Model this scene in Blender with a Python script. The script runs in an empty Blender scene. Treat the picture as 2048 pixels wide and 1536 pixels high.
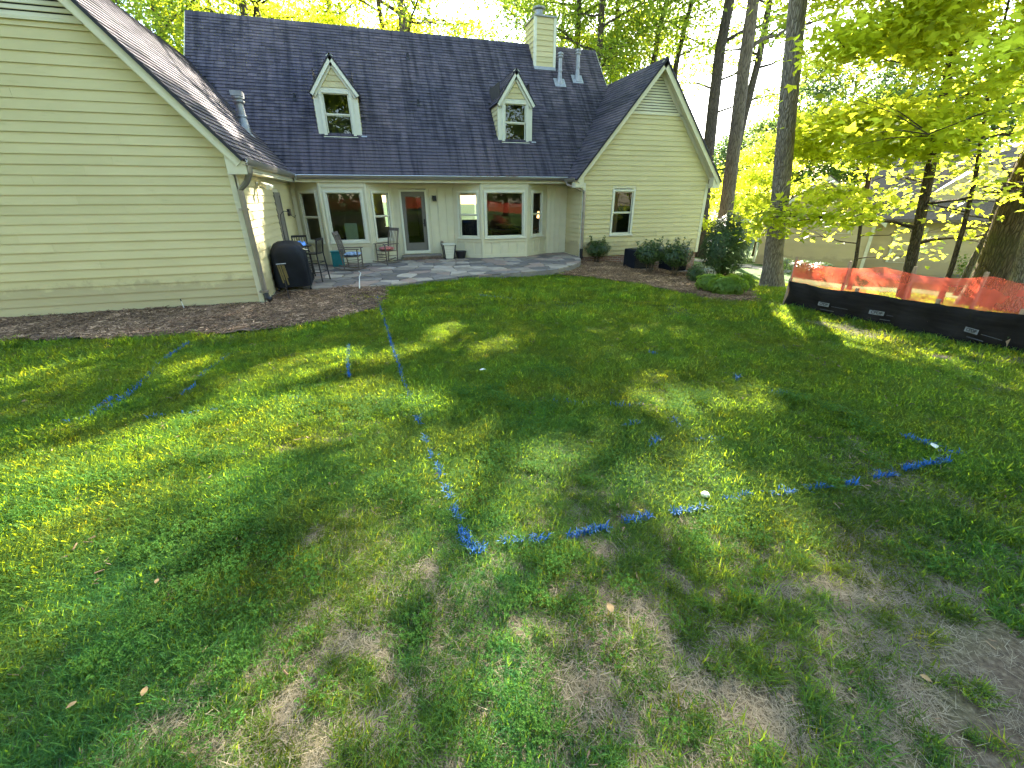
import bpy, bmesh, math, random
import numpy as np
from math import radians, sin, cos, tan, pi, sqrt
from mathutils import Vector, Matrix, noise

random.seed(7)
rng = np.random.default_rng(7)
S = bpy.context.scene
COL = S.collection

# ------------------------------------------------------------------ camera
F = 834.5                                   # focal length in pixels of a 2048 px wide frame
PITCH, ROLL, YAW, EYE = radians(24.07), radians(-.23), radians(16.93), 2.12
_f = Vector((sin(YAW) * cos(PITCH), cos(YAW) * cos(PITCH), -sin(PITCH)))
_r0 = Vector((cos(YAW), -sin(YAW), 0))
_u0 = _r0.cross(_f)
_r = cos(ROLL) * _r0 + sin(ROLL) * _u0
_u = -sin(ROLL) * _r0 + cos(ROLL) * _u0
cd = bpy.data.cameras.new('camera')
cam = bpy.data.objects.new('camera', cd)
COL.objects.link(cam)
cd.sensor_width = 36
cd.lens = F / 2048 * 36
cd.clip_end = 900
cd.clip_start = .05
cam.matrix_world = Matrix(((_r.x, _u.x, -_f.x, 0), (_r.y, _u.y, -_f.y, 0), (_r.z, _u.z, -_f.z, EYE), (0, 0, 0, 1)))
S.camera = cam

# ------------------------------------------------------------------ sky, sun, exposure
SUN_AZ, SUN_EL = radians(37), radians(32)   # azimuth from +Y towards +X
world = bpy.data.worlds.new('World')
S.world = world
world.use_nodes = True
wn = world.node_tree
bg = wn.nodes['Background']
sky = wn.nodes.new('ShaderNodeTexSky')
sky.sky_type = 'NISHITA'
sky.sun_disc = False
sky.sun_elevation = SUN_EL
sky.sun_rotation = SUN_AZ
sky.air_density = 1.2
sky.dust_density = .8
sky.ozone_density = 1.0
wn.links.new(sky.outputs[0], bg.inputs[0])
bg.inputs[1].default_value = .105
sd = bpy.data.lights.new('sun', 'SUN')
sd.energy = 5
sd.angle = radians(.4)
sd.color = (1, .93, .78)
sun = bpy.data.objects.new('sun', sd)
COL.objects.link(sun)
SUNV = Vector((sin(SUN_AZ) * cos(SUN_EL), cos(SUN_AZ) * cos(SUN_EL), sin(SUN_EL)))
sun.rotation_euler = SUNV.to_track_quat('Z', 'Y').to_euler()
sun.location = SUNV * 80
S.view_settings.view_transform = 'Standard'
S.view_settings.look = 'None'
S.view_settings.gamma = 1
S.view_settings.use_curve_mapping = False
S.view_settings.exposure = 3.35
S.cycles.use_denoising = True
S.cycles.max_bounces = 6
S.cycles.diffuse_bounces = 3
S.cycles.transparent_max_bounces = 10
S.cycles.caustics_reflective = False
S.cycles.caustics_refractive = False
S.cycles.sample_clamp_indirect = 8

# ------------------------------------------------------------------ helpers
def sstep(a, b, x):
    t = np.clip((np.asarray(x, float) - a) / (b - a), 0, 1)
    return t * t * (3 - 2 * t)

def softp(x, w=.9):
    return w * np.logaddexp(0, np.asarray(x, float) / w)

def terrain(x, y):
    x = np.asarray(x, float); y = np.asarray(y, float)
    z = .5 * np.clip(1 - y / 10., 0, 1.6)
    z = z - .075 * sstep(8.5, 11.5, y)
    z = z - .09 * (softp(x - 7.2) - softp(x - 27.))
    z = z - .09 * sstep(1.5, 5.5, x) * sstep(8.5, 12, y)
    z = z + .012 * np.sin(x * 1.7 + y * .6) * np.cos(y * 1.3 - x * .4)
    return z

def ray(px, py):
    return _r * ((px - 1024) / F) + _u * ((768 - py) / F) + _f
EYEP = Vector((0, 0, EYE))
def atY(px, py, y):
    d = ray(px, py); return EYEP + d * (y / d.y)
def atX(px, py, x):
    d = ray(px, py); return EYEP + d * (x / d.x)
def onplane(px, py, P, N):
    d = ray(px, py); return EYEP + d * ((Vector(P) - EYEP).dot(N) / d.dot(N))
def G(px, py):
    """the point of the ground seen along this direction"""
    d = ray(px, py)
    t = (EYE - .2) / max(-d.z, .03)
    for _ in range(40):
        p = EYEP + d * t
        e = p.z - float(terrain(p.x, p.y))
        t += e / max(-d.z, .05) * .7
    p = EYEP + d * t
    return Vector((p.x, p.y, float(terrain(p.x, p.y))))
def height_at(base, px, py):
    """z over the ground point base that is seen at image row py"""
    d = ray(px, py)
    h = sqrt(base.x ** 2 + base.y ** 2) / sqrt(d.x ** 2 + d.y ** 2)
    return EYE + d.z * h

ORG = {}
def tag(o, label=None, cat=None, group=None, kind=None):
    if label: o['label'] = label
    if cat: o['category'] = cat
    if group: o['group'] = group
    if kind: o['kind'] = kind
    return o
def thing(name, label, cat, loc, rz=0, group=None):
    o = bpy.data.objects.new(name, None)
    o.empty_display_size = .2
    o.location = loc
    o.rotation_euler = (0, 0, rz)
    COL.objects.link(o)
    ORG[o.name] = Vector((0, 0, 0))
    return tag(o, label, cat, group)

class MB:
    """collects shapes and links them as one mesh"""
    def __init__(self):
        self.v = []; self.f = []
    def add(self, vs, fs):
        n = len(self.v)
        self.v += [tuple(p) for p in vs]
        self.f += [tuple(i + n for i in f) for f in fs]
        return self
    def box(self, x0, x1, y0, y1, z0, z1):
        return self.add([(x0, y0, z0), (x1, y0, z0), (x1, y1, z0), (x0, y1, z0), (x0, y0, z1), (x1, y0, z1), (x1, y1, z1), (x0, y1, z1)],
                        [(3, 2, 1, 0), (4, 5, 6, 7), (0, 1, 5, 4), (1, 2, 6, 5), (2, 3, 7, 6), (3, 0, 4, 7)])
    def obox(self, o, a, b, c, ra, rb, rc):
        """box in the frame a, b, c at o"""
        o, a, b, c = Vector(o), Vector(a), Vector(b), Vector(c)
        vs = [o + a * ra[i] + b * rb[j] + c * rc[k] for i, j, k in ((0, 0, 0), (1, 0, 0), (1, 1, 0), (0, 1, 0), (0, 0, 1), (1, 0, 1), (1, 1, 1), (0, 1, 1))]
        return self.add(vs, [(3, 2, 1, 0), (4, 5, 6, 7), (0, 1, 5, 4), (1, 2, 6, 5), (2, 3, 7, 6), (3, 0, 4, 7)])
    def prism(self, poly, ext):
        poly = [Vector(p) for p in poly]; ext = Vector(ext); n = len(poly)
        return self.add(poly + [p + ext for p in poly],
                        [tuple(range(n - 1, -1, -1)), tuple(range(n, 2 * n))] + [(i, (i + 1) % n, n + (i + 1) % n, n + i) for i in range(n)])
    def tube(self, path, radii, n=8, cap=True):
        path = [Vector(p) for p in path]
        if not hasattr(radii, '__len__'): radii = [radii] * len(path)
        vs = []; fs = []
        ref = None
        for i, p in enumerate(path):
            t = (path[min(i + 1, len(path) - 1)] - path[max(i - 1, 0)]).normalized()
            if ref is None:
                ref = Vector((1, 0, 0)) if abs(t.x) < .8 else Vector((0, 1, 0))
            a = (ref - t * ref.dot(t)).normalized(); ref = a
            b = t.cross(a)
            for k in range(n):
                w = 2 * pi * k / n
                vs.append(p + (a * cos(w) + b * sin(w)) * radii[i])
            if i:
                o = (i - 1) * n
                for k in range(n):
                    fs.append((o + k, o + (k + 1) % n, o + n + (k + 1) % n, o + n + k))
        if cap:
            fs.append(tuple(range(n - 1, -1, -1))); o = (len(path) - 1) * n
            fs.append(tuple(range(o, o + n)))
        return self.add(vs, fs)
    def lathe(self, c, prof, n=16):
        """(radius, z) profile turned about the vertical through c"""
        c = Vector(c); vs = []; fs = []
        for r, z in prof:
            for k in range(n):
                vs.append(c + Vector((r * cos(2 * pi * k / n), r * sin(2 * pi * k / n), z)))
        for i in range(len(prof) - 1):
            for k in range(n):
                fs.append((i * n + k, i * n + (k + 1) % n, (i + 1) * n + (k + 1) % n, (i + 1) * n + k))
        fs.append(tuple(range(n - 1, -1, -1))); o = (len(prof) - 1) * n
        fs.append(tuple(range(o, o + n)))
        return self.add(vs, fs)
    def mesh(self, name, off):
        me = bpy.data.meshes.new(name)
        me.from_pydata([(p[0] - off.x, p[1] - off.y, p[2] - off.z) for p in self.v], [], self.f)
        return me

def part(name, mb, mat, parent=None, smooth=False, bevel=0):
    off = ORG[parent.name] if parent else Vector((0, 0, 0))
    me = mb.mesh(name, off) if isinstance(mb, MB) else mb
    o = bpy.data.objects.new(name, me)
    COL.objects.link(o)
    if mat: me.materials.append(mat)
    if smooth: me.polygons.foreach_set('use_smooth', [True] * len(me.polygons))
    if bevel:
        m = o.modifiers.new('bevel', 'BEVEL'); m.width = bevel; m.segments = 2; m.limit_method = 'ANGLE'
    if parent:
        o.parent = parent
        ORG[o.name] = off
    return o

def np_mesh(name, verts, quads):
    """mesh from arrays of vertices and of faces that all have the same number of corners"""
    me = bpy.data.meshes.new(name)
    verts = np.asarray(verts, np.float32); quads = np.asarray(quads, np.int32)
    k = quads.shape[1]
    me.vertices.add(len(verts)); me.vertices.foreach_set('co', verts.ravel())
    me.loops.add(quads.size); me.loops.foreach_set('vertex_index', quads.ravel())
    me.polygons.add(len(quads)); me.polygons.foreach_set('loop_start', np.arange(0, quads.size, k, dtype=np.int32))
    me.update(calc_edges=True)
    return me

def in_poly(poly, x, y):
    x = np.asarray(x, float); y = np.asarray(y, float)
    r = np.zeros(x.shape, bool); n = len(poly)
    for i in range(n):
        x0, y0 = poly[i][0], poly[i][1]; x1, y1 = poly[(i + 1) % n][0], poly[(i + 1) % n][1]
        if y0 == y1: continue
        c = ((y0 > y) != (y1 > y)) & (x < (x1 - x0) * (y - y0) / (y1 - y0) + x0)
        r ^= c
    return r

# ------------------------------------------------------------------ materials
def base_mat(name):
    m = bpy.data.materials.new(name); m.use_nodes = True
    nt = m.node_tree
    return m, nt, nt.nodes['Principled BSDF']
def N(nt, typ, **kw):
    n = nt.nodes.new(typ)
    for k, v in kw.items(): setattr(n, k, v)
    return n
def noise_node(nt, scale, detail=4, rough=.55, vec=None, sc=None):
    n = N(nt, 'ShaderNodeTexNoise')
    n.inputs['Scale'].default_value = scale; n.inputs['Detail'].default_value = detail; n.inputs['Roughness'].default_value = rough
    if vec is None:
        tc = N(nt, 'ShaderNodeTexCoord'); vec = tc.outputs['Object']
    if sc:
        mp = N(nt, 'ShaderNodeMapping'); mp.inputs['Scale'].default_value = sc
        nt.links.new(vec, mp.inputs[0]); vec = mp.outputs[0]
    nt.links.new(vec, n.inputs['Vector'])
    return n
def ramp(nt, src, stops):
    r = N(nt, 'ShaderNodeValToRGB'); e = r.color_ramp.elements
    while len(e) < len(stops): e.new(.5)
    for i, (p, c) in enumerate(stops):
        e[i].position = p; e[i].color = (*c, 1)
    nt.links.new(src, r.inputs[0])
    return r
def mixc(nt, fac, a, b, typ='MIX'):
    m = N(nt, 'ShaderNodeMix', data_type='RGBA', blend_type=typ)
    for k, v in ((0, fac), (6, a), (7, b)):
        if hasattr(v, 'is_linked') or hasattr(v, 'links'): nt.links.new(v, m.inputs[k])
        elif k == 0: m.inputs[0].default_value = v
        else: m.inputs[k].default_value = (*v, 1) if len(v) == 3 else v
    return m.outputs[2]
def bump(nt, bs, src, strength, dist=.02):
    b = N(nt, 'ShaderNodeBump'); b.inputs['Strength'].default_value = strength; b.inputs['Distance'].default_value = dist
    nt.links.new(src, b.inputs['Height']); nt.links.new(b.outputs[0], bs.inputs['Normal'])
def simple(name, col, rough=.7, var=.12, scale=6, bmp=0, bscale=60, metal=0, spec=.3, orand=0, sc=None):
    m, nt, bs = base_mat(name)
    n = noise_node(nt, scale, sc=sc)
    lo = tuple(c * (1 - var) for c in col); hi = tuple(min(1, c * (1 + var)) for c in col)
    c = ramp(nt, n.outputs[0], [(.3, lo), (.7, hi)]).outputs[0]
    if orand:
        oi = N(nt, 'ShaderNodeObjectInfo')
        r = ramp(nt, oi.outputs['Random'], [(0, (1 - orand,) * 3), (1, (1,) * 3)])
        c = mixc(nt, 1.0, c, r.outputs[0], 'MULTIPLY')
    nt.links.new(c, bs.inputs['Base Color'])
    bs.inputs['Roughness'].default_value = rough; bs.inputs['Metallic'].default_value = metal
    bs.inputs['Specular IOR Level'].default_value = spec
    if bmp:
        b2 = noise_node(nt, bscale, 5, sc=sc); bump(nt, bs, b2.outputs[0], bmp)
    return m
def leaf_mat(name, c0, c1, trans, tw=.45, rough=.45, spec=.35, tint=False):
    """leaf: diffuse and glossy face, light coming through from behind"""
    m, nt, bs = base_mat(name)
    g = N(nt, 'ShaderNodeNewGeometry')
    c = ramp(nt, g.outputs['Random Per Island'], [(0, c0), (1, c1)]).outputs[0]
    t = ramp(nt, g.outputs['Random Per Island'], [(0, tuple(v * .7 for v in trans)), (1, trans)]).outputs[0]
    if tint:
        a = N(nt, 'ShaderNodeAttribute', attribute_name='tint', attribute_type='INSTANCER')
        c = mixc(nt, 1.0, c, a.outputs['Color'], 'MULTIPLY'); t = mixc(nt, 1.0, t, a.outputs['Color'], 'MULTIPLY')
    nt.links.new(c, bs.inputs['Base Color'])
    bs.inputs['Roughness'].default_value = rough; bs.inputs['Specular IOR Level'].default_value = spec
    tr = N(nt, 'ShaderNodeBsdfTranslucent'); nt.links.new(t, tr.inputs[0])
    mx = N(nt, 'ShaderNodeMixShader'); mx.inputs[0].default_value = tw
    nt.links.new(bs.outputs[0], mx.inputs[1]); nt.links.new(tr.outputs[0], mx.inputs[2])
    nt.links.new(mx.outputs[0], nt.nodes['Material Output'].inputs[0])
    return m

def siding_mat(name, col):
    m, nt, bs = base_mat(name)
    n1 = noise_node(nt, .9, 5, .6, sc=(1, 1, 1.6)); n2 = noise_node(nt, 7, 5, .65, sc=(.35, .35, 2)); n3 = noise_node(nt, 3.1, 3, .5)
    c = ramp(nt, n1.outputs[0], [(.3, tuple(v * .9 for v in col)), (.7, col)]).outputs[0]
    st = ramp(nt, n2.outputs[0], [(.25, (.72, .74, .68)), (.42, (1, 1, 1))]).outputs[0]
    k = ramp(nt, n3.outputs[0], [(.42, (0, 0, 0)), (.7, (1, 1, 1))])
    c2 = mixc(nt, 1.0, c, st, 'MULTIPLY'); c = mixc(nt, k.outputs[0], c, c2)
    tc = N(nt, 'ShaderNodeTexCoord'); sx = N(nt, 'ShaderNodeSeparateXYZ'); nt.links.new(tc.outputs['Object'], sx.inputs[0])
    sp = noise_node(nt, 2.6, 6, .7); ma = N(nt, 'ShaderNodeMath', operation='MULTIPLY_ADD'); ma.inputs[1].default_value = -.9
    nt.links.new(sp.outputs[0], ma.inputs[0]); nt.links.new(sx.outputs['Z'], ma.inputs[2])
    sf = ramp(nt, ma.outputs[0], [(0, (.35, .35, .35)), (.12, (0, 0, 0))]); sf.color_ramp.elements[0].position = 0
    c = mixc(nt, sf.outputs[0], c, (.19, .14, .085))
    oi = N(nt, 'ShaderNodeObjectInfo')
    c = mixc(nt, 1.0, c, ramp(nt, oi.outputs['Random'], [(0, (.90, .905, .88)), (1, (1, 1, 1))]).outputs[0], 'MULTIPLY')
    nt.links.new(c, bs.inputs['Base Color'])
    bs.inputs['Roughness'].default_value = .62; bs.inputs['Specular IOR Level'].default_value = .3
    b = noise_node(nt, 14, 6, .6, sc=(.2, .2, 2.5)); bump(nt, bs, b.outputs[0], .25, .006)
    return m

def shingle_mat():
    m, nt, bs = base_mat('asphalt shingle')
    g = N(nt, 'ShaderNodeNewGeometry'); oi = N(nt, 'ShaderNodeObjectInfo')
    c = ramp(nt, g.outputs['Random Per Island'], [(0, (.046, .042, .050)), (.5, (.066, .060, .070)), (1, (.090, .081, .089))]).outputs[0]
    # algae streaks run down the slope
    st = noise_node(nt, 1.0, 6, .65, sc=(4.6, .3, .3))
    c = mixc(nt, 1.0, c, ramp(nt, st.outputs[0], [(.38, (.42, .42, .49)), (.5, (.92, .89, .92)), (.72, (1.3, 1.19, 1.17))]).outputs[0], 'MULTIPLY')
    big = noise_node(nt, .35, 3, .5)
    c = mixc(nt, 1.0, c, ramp(nt, big.outputs[0], [(.35, (.8, .8, .9)), (.65, (1.2, 1.12, 1.1))]).outputs[0], 'MULTIPLY')
    gr = noise_node(nt, 160, 3, .7)
    c = mixc(nt, 1.0, c, ramp(nt, gr.outputs[0], [(.3, (.7, .7, .7)), (.7, (1.35, 1.32, 1.3))]).outputs[0], 'MULTIPLY')
    nt.links.new(c, bs.inputs['Base Color'])
    bs.inputs['Roughness'].default_value = .8; bs.inputs['Specular IOR Level'].default_value = .32
    bump(nt, bs, gr.outputs[0], .5, .004)
    return m

def glass_mat():
    m, nt, bs = base_mat('window glass')
    nt.nodes.remove(bs)
    tr = N(nt, 'ShaderNodeBsdfTransparent'); tr.inputs[0].default_value = (.62, .68, .66, 1)
    gl = N(nt, 'ShaderNodeBsdfGlossy'); gl.inputs['Roughness'].default_value = .01
    fr = N(nt, 'ShaderNodeFresnel'); fr.inputs[0].default_value = 1.55
    mu = N(nt, 'ShaderNodeMath', operation='MULTIPLY'); mu.inputs[1].default_value = 1.1
    nt.links.new(fr.outputs[0], mu.inputs[0])
    mx = N(nt, 'ShaderNodeMixShader')
    nt.links.new(mu.outputs[0], mx.inputs[0]); nt.links.new(tr.outputs[0], mx.inputs[1]); nt.links.new(gl.outputs[0], mx.inputs[2])
    nt.links.new(mx.outputs[0], nt.nodes['Material Output'].inputs[0])
    return m

def bark_mat(name, col, scale=1.0, moss=None):
    m, nt, bs = base_mat(name)
    n1 = noise_node(nt, 9 * scale, 6, .7, sc=(1, 1, .16)); n2 = noise_node(nt, 1.3, 3)
    v = N(nt, 'ShaderNodeTexVoronoi'); v.feature = 'DISTANCE_TO_EDGE'; v.inputs['Scale'].default_value = 11 * scale
    tc = N(nt, 'ShaderNodeTexCoord'); mp = N(nt, 'ShaderNodeMapping'); mp.inputs['Scale'].default_value = (1, 1, .14)
    nt.links.new(tc.outputs['Object'], mp.inputs[0]); nt.links.new(mp.outputs[0], v.inputs['Vector'])
    c = ramp(nt, n1.outputs[0], [(.3, tuple(x * .6 for x in col)), (.7, tuple(x * 1.25 for x in col))]).outputs[0]
    c = mixc(nt, 1.0, c, ramp(nt, v.outputs['Distance'], [(0, (.45, .43, .42)), (.16, (1, 1, 1))]).outputs[0], 'MULTIPLY')
    if moss:
        c = mixc(nt, ramp(nt, n2.outputs[0], [(.45, (0, 0, 0)), (.65, (.6, .6, .6))]).outputs[0], c, moss)
    nt.links.new(c, bs.inputs['Base Color'])
    bs.inputs['Roughness'].default_value = .9; bs.inputs['Specular IOR Level'].default_value = .15
    mu = N(nt, 'ShaderNodeMath', operation='ADD')
    nt.links.new(n1.outputs[0], mu.inputs[0]); nt.links.new(ramp(nt, v.outputs['Distance'], [(0, (0, 0, 0)), (.2, (1, 1, 1))]).outputs[0], mu.inputs[1])
    bump(nt, bs, mu.outputs[0], .9, .03)
    return m

M = {}
CREAM = (.55, .475, .25)
M['siding'] = siding_mat('cream painted siding', CREAM)
M['trim'] = simple('cream painted trim', (.55, .51, .35), .5, .05, 3, .06, 30)
M['white'] = simple('off white paint', (.58, .565, .44), .45, .05, 4, .05, 30)
M['shingle'] = shingle_mat()
M['underlay'] = simple('roof deck', (.03, .03, .035), .9)
M['glass'] = glass_mat()
M['gutter'] = simple('taupe gutter metal', (.27, .245, .21), .3, .08, 5, metal=.6, spec=.5)
M['drip'] = simple('drip edge with sky highlight', (.75, .77, .8), .35, .05, 4, metal=.3)  # drip edge coloured white to carry the sky highlight along the eave
M['metal'] = simple('galvanised flue metal', (.24, .245, .25), .5, .15, 9, metal=.7)
M['flash'] = simple('lead flashing', (.3, .31, .33), .55, .15, 12, metal=.4)
M['dark'] = simple('black paint', (.012, .012, .013), .45, .2)
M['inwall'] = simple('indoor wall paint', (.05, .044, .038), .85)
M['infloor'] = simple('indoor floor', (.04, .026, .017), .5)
M['door'] = simple('taupe door paint', (.13, .12, .10), .45, .06)
M['sidedoor'] = simple('taupe casing paint', (.17, .155, .125), .5, .08)
M['concrete'] = simple('weathered concrete', (.2, .175, .145), .9, .2, 7, .3, 50)
def brick_mat():
    m, nt, bs = base_mat('brick courses')
    tc = N(nt, 'ShaderNodeTexCoord'); mp = N(nt, 'ShaderNodeMapping')
    mp.inputs['Rotation'].default_value = (radians(90), 0, 0)
    nt.links.new(tc.outputs['Object'], mp.inputs[0])
    b = N(nt, 'ShaderNodeTexBrick'); nt.links.new(mp.outputs[0], b.inputs['Vector'])
    b.inputs['Color1'].default_value = (.20, .085, .05, 1); b.inputs['Color2'].default_value = (.13, .06, .04, 1); b.inputs['Mortar'].default_value = (.25, .22, .18, 1)
    b.inputs['Scale'].default_value = 1; b.inputs['Brick Width'].default_value = .21; b.inputs['Row Height'].default_value = .075; b.inputs['Mortar Size'].default_value = .009
    nt.links.new(b.outputs[0], bs.inputs['Base Color']); bs.inputs['Roughness'].default_value = .9
    bump(nt, bs, b.outputs['Fac'], -.6, .01)
    return m
M['brick'] = brick_mat()

# ================================================================== GROUND
def bed_poly(pts): return [(G(*p).x, G(*p).y) for p in pts]
PATIO = [(-2.6, 16.9), (-2.6, 11.75), (-1.57, 11.78), (-.84, 11.75), (-.09, 11.72), (1.13, 12.0), (2.34, 12.38), (3.44, 12.5), (4.42, 12.56), (5.4, 12.75),
         (6.2, 13.35), (6.8, 14.0), (7.2, 14.7), (7.45, 15.45), (7.45, 16.9)]
BED_L = [(-9.5, 10.7), (-9.5, 8.75)] + bed_poly([(0, 684), (100, 683), (200, 679), (320, 676), (400, 673), (480, 668), (560, 660), (640, 648), (700, 634), (752, 618), (772, 600), (772, 584), (758, 574)]) + [(-.1, 11.8), (-2.5, 11.8), (-2.6, 10.7)]
BED_R = bed_poly([(1118, 552), (1180, 556), (1260, 566), (1330, 582), (1400, 597), (1470, 608), (1510, 606), (1500, 588), (1455, 572)]) + [(13.3, 13.2), (13.2, 15.6), (7.3, 15.6), (7.2, 14.6), (6.6, 13.7), (5.8, 12.9)]
DIRT = [bed_poly(p) for p in ([(1905, 1290), (1970, 1190), (2060, 1120), (2200, 1300), (2200, 1600), (1880, 1600), (1830, 1500)],
                              [(1600, 640), (1680, 650), (1800, 675), (1900, 697), (2048, 715), (2100, 740), (1960, 735), (1850, 712), (1720, 680)])]
THIN = [bed_poly(p) for p in ([(1620, 665), (1760, 690), (2060, 745), (2200, 900), (2200, 1060), (2000, 960), (1850, 850), (1720, 740)], [(1250, 1150), (1700, 1060), (2060, 1020), (2300, 1300), (2200, 1700), (1050, 1700), (1120, 1300)], [(520, 1250), (800, 1220), (820, 1600), (480, 1600)])]
PATCHES = [bed_poly(p) for p in ([(770, 1090), (830, 1065), (860, 1075), (800, 1120)], [(500, 990), (560, 975), (560, 1000), (510, 1015)], [(1170, 1140), (1215, 1150), (1240, 1210), (1200, 1230)],
                                 [(620, 1340), (700, 1300), (720, 1340), (640, 1390)], [(1400, 1400), (1500, 1330), (1560, 1380), (1480, 1480), (1400, 1480)], [(1640, 1150), (1760, 1160), (1800, 1230), (1700, 1230)],
                                 [(300, 1430), (380, 1410), (400, 1450), (320, 1470)], [(1740, 1400), (1800, 1380), (1850, 1480), (1780, 1500)], [(560, 1080), (610, 1070), (620, 1100), (580, 1110)],
                                 [(1170, 1280), (1240, 1290), (1240, 1350), (1190, 1350)], [(0, 1310), (70, 1290), (80, 1330), (0, 1350)])]

def axis(lo, hi, f0, f1, fine, grow):
    a = list(np.arange(f0, f1, fine))
    s = fine
    while a[-1] < hi: s *= grow; a.append(a[-1] + s)
    s = fine; b = []
    x = f0
    while x > lo: s *= grow; x -= s; b.append(x)
    return np.array(b[::-1] + a)
gx = axis(-150, 260, -8, 14, .16, 1.18); gy = axis(-120, 300, -1, 17, .16, 1.18)
X, Y = np.meshgrid(gx, gy)
Z = terrain(X, Y)
Z = Z + .012 * np.vectorize(lambda a, b: noise.noise((a * 2.2, b * 2.2, 3)))(X, Y) * (np.hypot(X, Y) < 22)
hole = in_poly(PATIO, X, Y) | ((X > -8) & (X < 13) & (Y > 15.7) & (Y < 24)) | ((X > -8.1) & (X < -2.8) & (Y > 10.8) & (Y < 20))
Z = np.where(hole, np.minimum(Z, -.15) - .05, Z)
ny, nx = X.shape
idx = np.arange(nx * ny).reshape(ny, nx)
quads = np.stack([idx[:-1, :-1], idx[:-1, 1:], idx[1:, 1:], idx[1:, :-1]], -1).reshape(-1, 4)
me = np_mesh('ground', np.stack([X, Y, Z], -1).reshape(-1, 3), quads)
me.polygons.foreach_set('use_smooth', [True] * len(me.polygons))
fx, fy = X.ravel(), Y.ravel()
def dirt_at(x, y):
    d = np.zeros(np.shape(x))
    w1 = .16 * np.sin(x * 9 + 3 * np.sin(y * 5)) + .1 * np.sin(x * 23 - y * 17); w2 = .16 * np.cos(y * 8 + 2.5 * np.sin(x * 6)) + .1 * np.cos(x * 19 + y * 21)
    x, y = x + w1 * .7, y + w2 * .7
    for p in DIRT: d = np.maximum(d, in_poly(p, x, y) * 1.0)
    for p in PATCHES: d = np.maximum(d, in_poly(p, x, y) * .8)
    return d
at = me.attributes.new('dirt', 'FLOAT', 'POINT'); at.data.foreach_set('value', dirt_at(fx, fy).astype(np.float32))
dist = np.hypot(fx, fy)
at = me.attributes.new('green', 'FLOAT', 'POINT'); at.data.foreach_set('value', np.clip(sstep(6, 11, dist), 0, 1).astype(np.float32))
m, nt, bs = base_mat('lawn soil and thatch')
n1 = noise_node(nt, 5, 6, .65); n2 = noise_node(nt, 38, 6, .7); n3 = noise_node(nt, .6, 4, .6)
soil = ramp(nt, n2.outputs[0], [(.3, (.05, .034, .022)), (.55, (.13, .095, .062)), (.75, (.25, .2, .13))]).outputs[0]
th = ramp(nt, n2.outputs[0], [(.3, (.055, .05, .025)), (.6, (.14, .125, .06)), (.8, (.24, .2, .11))]).outputs[0]
gr = ramp(nt, n2.outputs[0], [(.3, (.025, .055, .01)), (.7, (.06, .12, .02))]).outputs[0]
ad = N(nt, 'ShaderNodeAttribute', attribute_name='dirt'); ag = N(nt, 'ShaderNodeAttribute', attribute_name='green')
c = mixc(nt, ad.outputs['Fac'], th, soil)
k = N(nt, 'ShaderNodeMath', operation='MULTIPLY'); nt.links.new(ag.outputs['Fac'], k.inputs[0])
nt.links.new(ramp(nt, n3.outputs[0], [(.35, (.75,) * 3), (.6, (1,) * 3)]).outputs[0], k.inputs[1])
c = mixc(nt, k.outputs[0], c, gr)
nt.links.new(c, bs.inputs['Base Color']); bs.inputs['Roughness'].default_value = .95; bs.inputs['Specular IOR Level'].default_value = .1
bump(nt, bs, n2.outputs[0], .9, .02)
ground = part('ground', me, m)
tag(ground, 'wide lawn sloping gently down towards the house', 'lawn', kind='structure')

def bed(name, poly, mat, lift):
    xs = [p[0] for p in poly]; ys = [p[1] for p in poly]
    st = .07
    X, Y = np.meshgrid(np.arange(min(xs), max(xs), st), np.arange(min(ys), max(ys), st))
    wob = np.vectorize(lambda a, b: noise.noise((a * 3, b * 3, 8)))(X, Y)
    keep = in_poly(poly, X + wob * .09, Y + wob[::-1] * .09)
    hn = np.vectorize(lambda a, b: noise.fractal((a * 4, b * 4, 1), .7, 2, 3))(X, Y)
    Z = terrain(X, Y) + lift + .02 * hn
    ny, nx = X.shape; idx = np.arange(nx * ny).reshape(ny, nx)
    q = np.stack([idx[:-1, :-1], idx[:-1, 1:], idx[1:, 1:], idx[1:, :-1]], -1)
    ok = keep[:-1, :-1] & keep[:-1, 1:] & keep[1:, 1:] & keep[1:, :-1]
    o = part(name, np_mesh(name, np.stack([X, Y, Z], -1).reshape(-1, 3), q[ok]), mat, smooth=True)
    bm = bmesh.new(); bm.from_mesh(o.data); bmesh.ops.delete(bm, geom=[v for v in bm.verts if not v.link_faces], context='VERTS'); bm.to_mesh(o.data); bm.free()
    return o
def mulch_mat(name, stops):
    m, nt, bs = base_mat(name)
    n2 = noise_node(nt, 34, 7, .75, sc=(1, 1.4, 1)); n1 = noise_node(nt, 1.6, 4)
    c = ramp(nt, n2.outputs[0], stops).outputs[0]
    c = mixc(nt, 1.0, c, ramp(nt, n1.outputs[0], [(.3, (.7, .68, .66)), (.7, (1.2, 1.15, 1.1))]).outputs[0], 'MULTIPLY')
    nt.links.new(c, bs.inputs['Base Color']); bs.inputs['Roughness'].default_value = .95; bs.inputs['Specular IOR Level'].default_value = .1
    bump(nt, bs, n2.outputs[0], 1, .03)
    return m
M['mulch'] = mulch_mat('dark mulch', [(.3, (.065, .045, .034)), (.55, (.17, .125, .095)), (.8, (.32, .26, .2))])
M['straw'] = mulch_mat('pine straw mulch', [(.3, (.05, .032, .02)), (.55, (.14, .10, .062)), (.8, (.28, .21, .13))])
bl = bed('mulch_bed', BED_L, M['mulch'], .035); tag(bl, 'dark brown mulch bed along the yellow gable wall', 'mulch bed', kind='structure')
br = bed('mulch_bed', BED_R, M['straw'], .03); tag(br, 'pale straw mulch bed under the shrubs', 'mulch bed', kind='structure')

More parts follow.
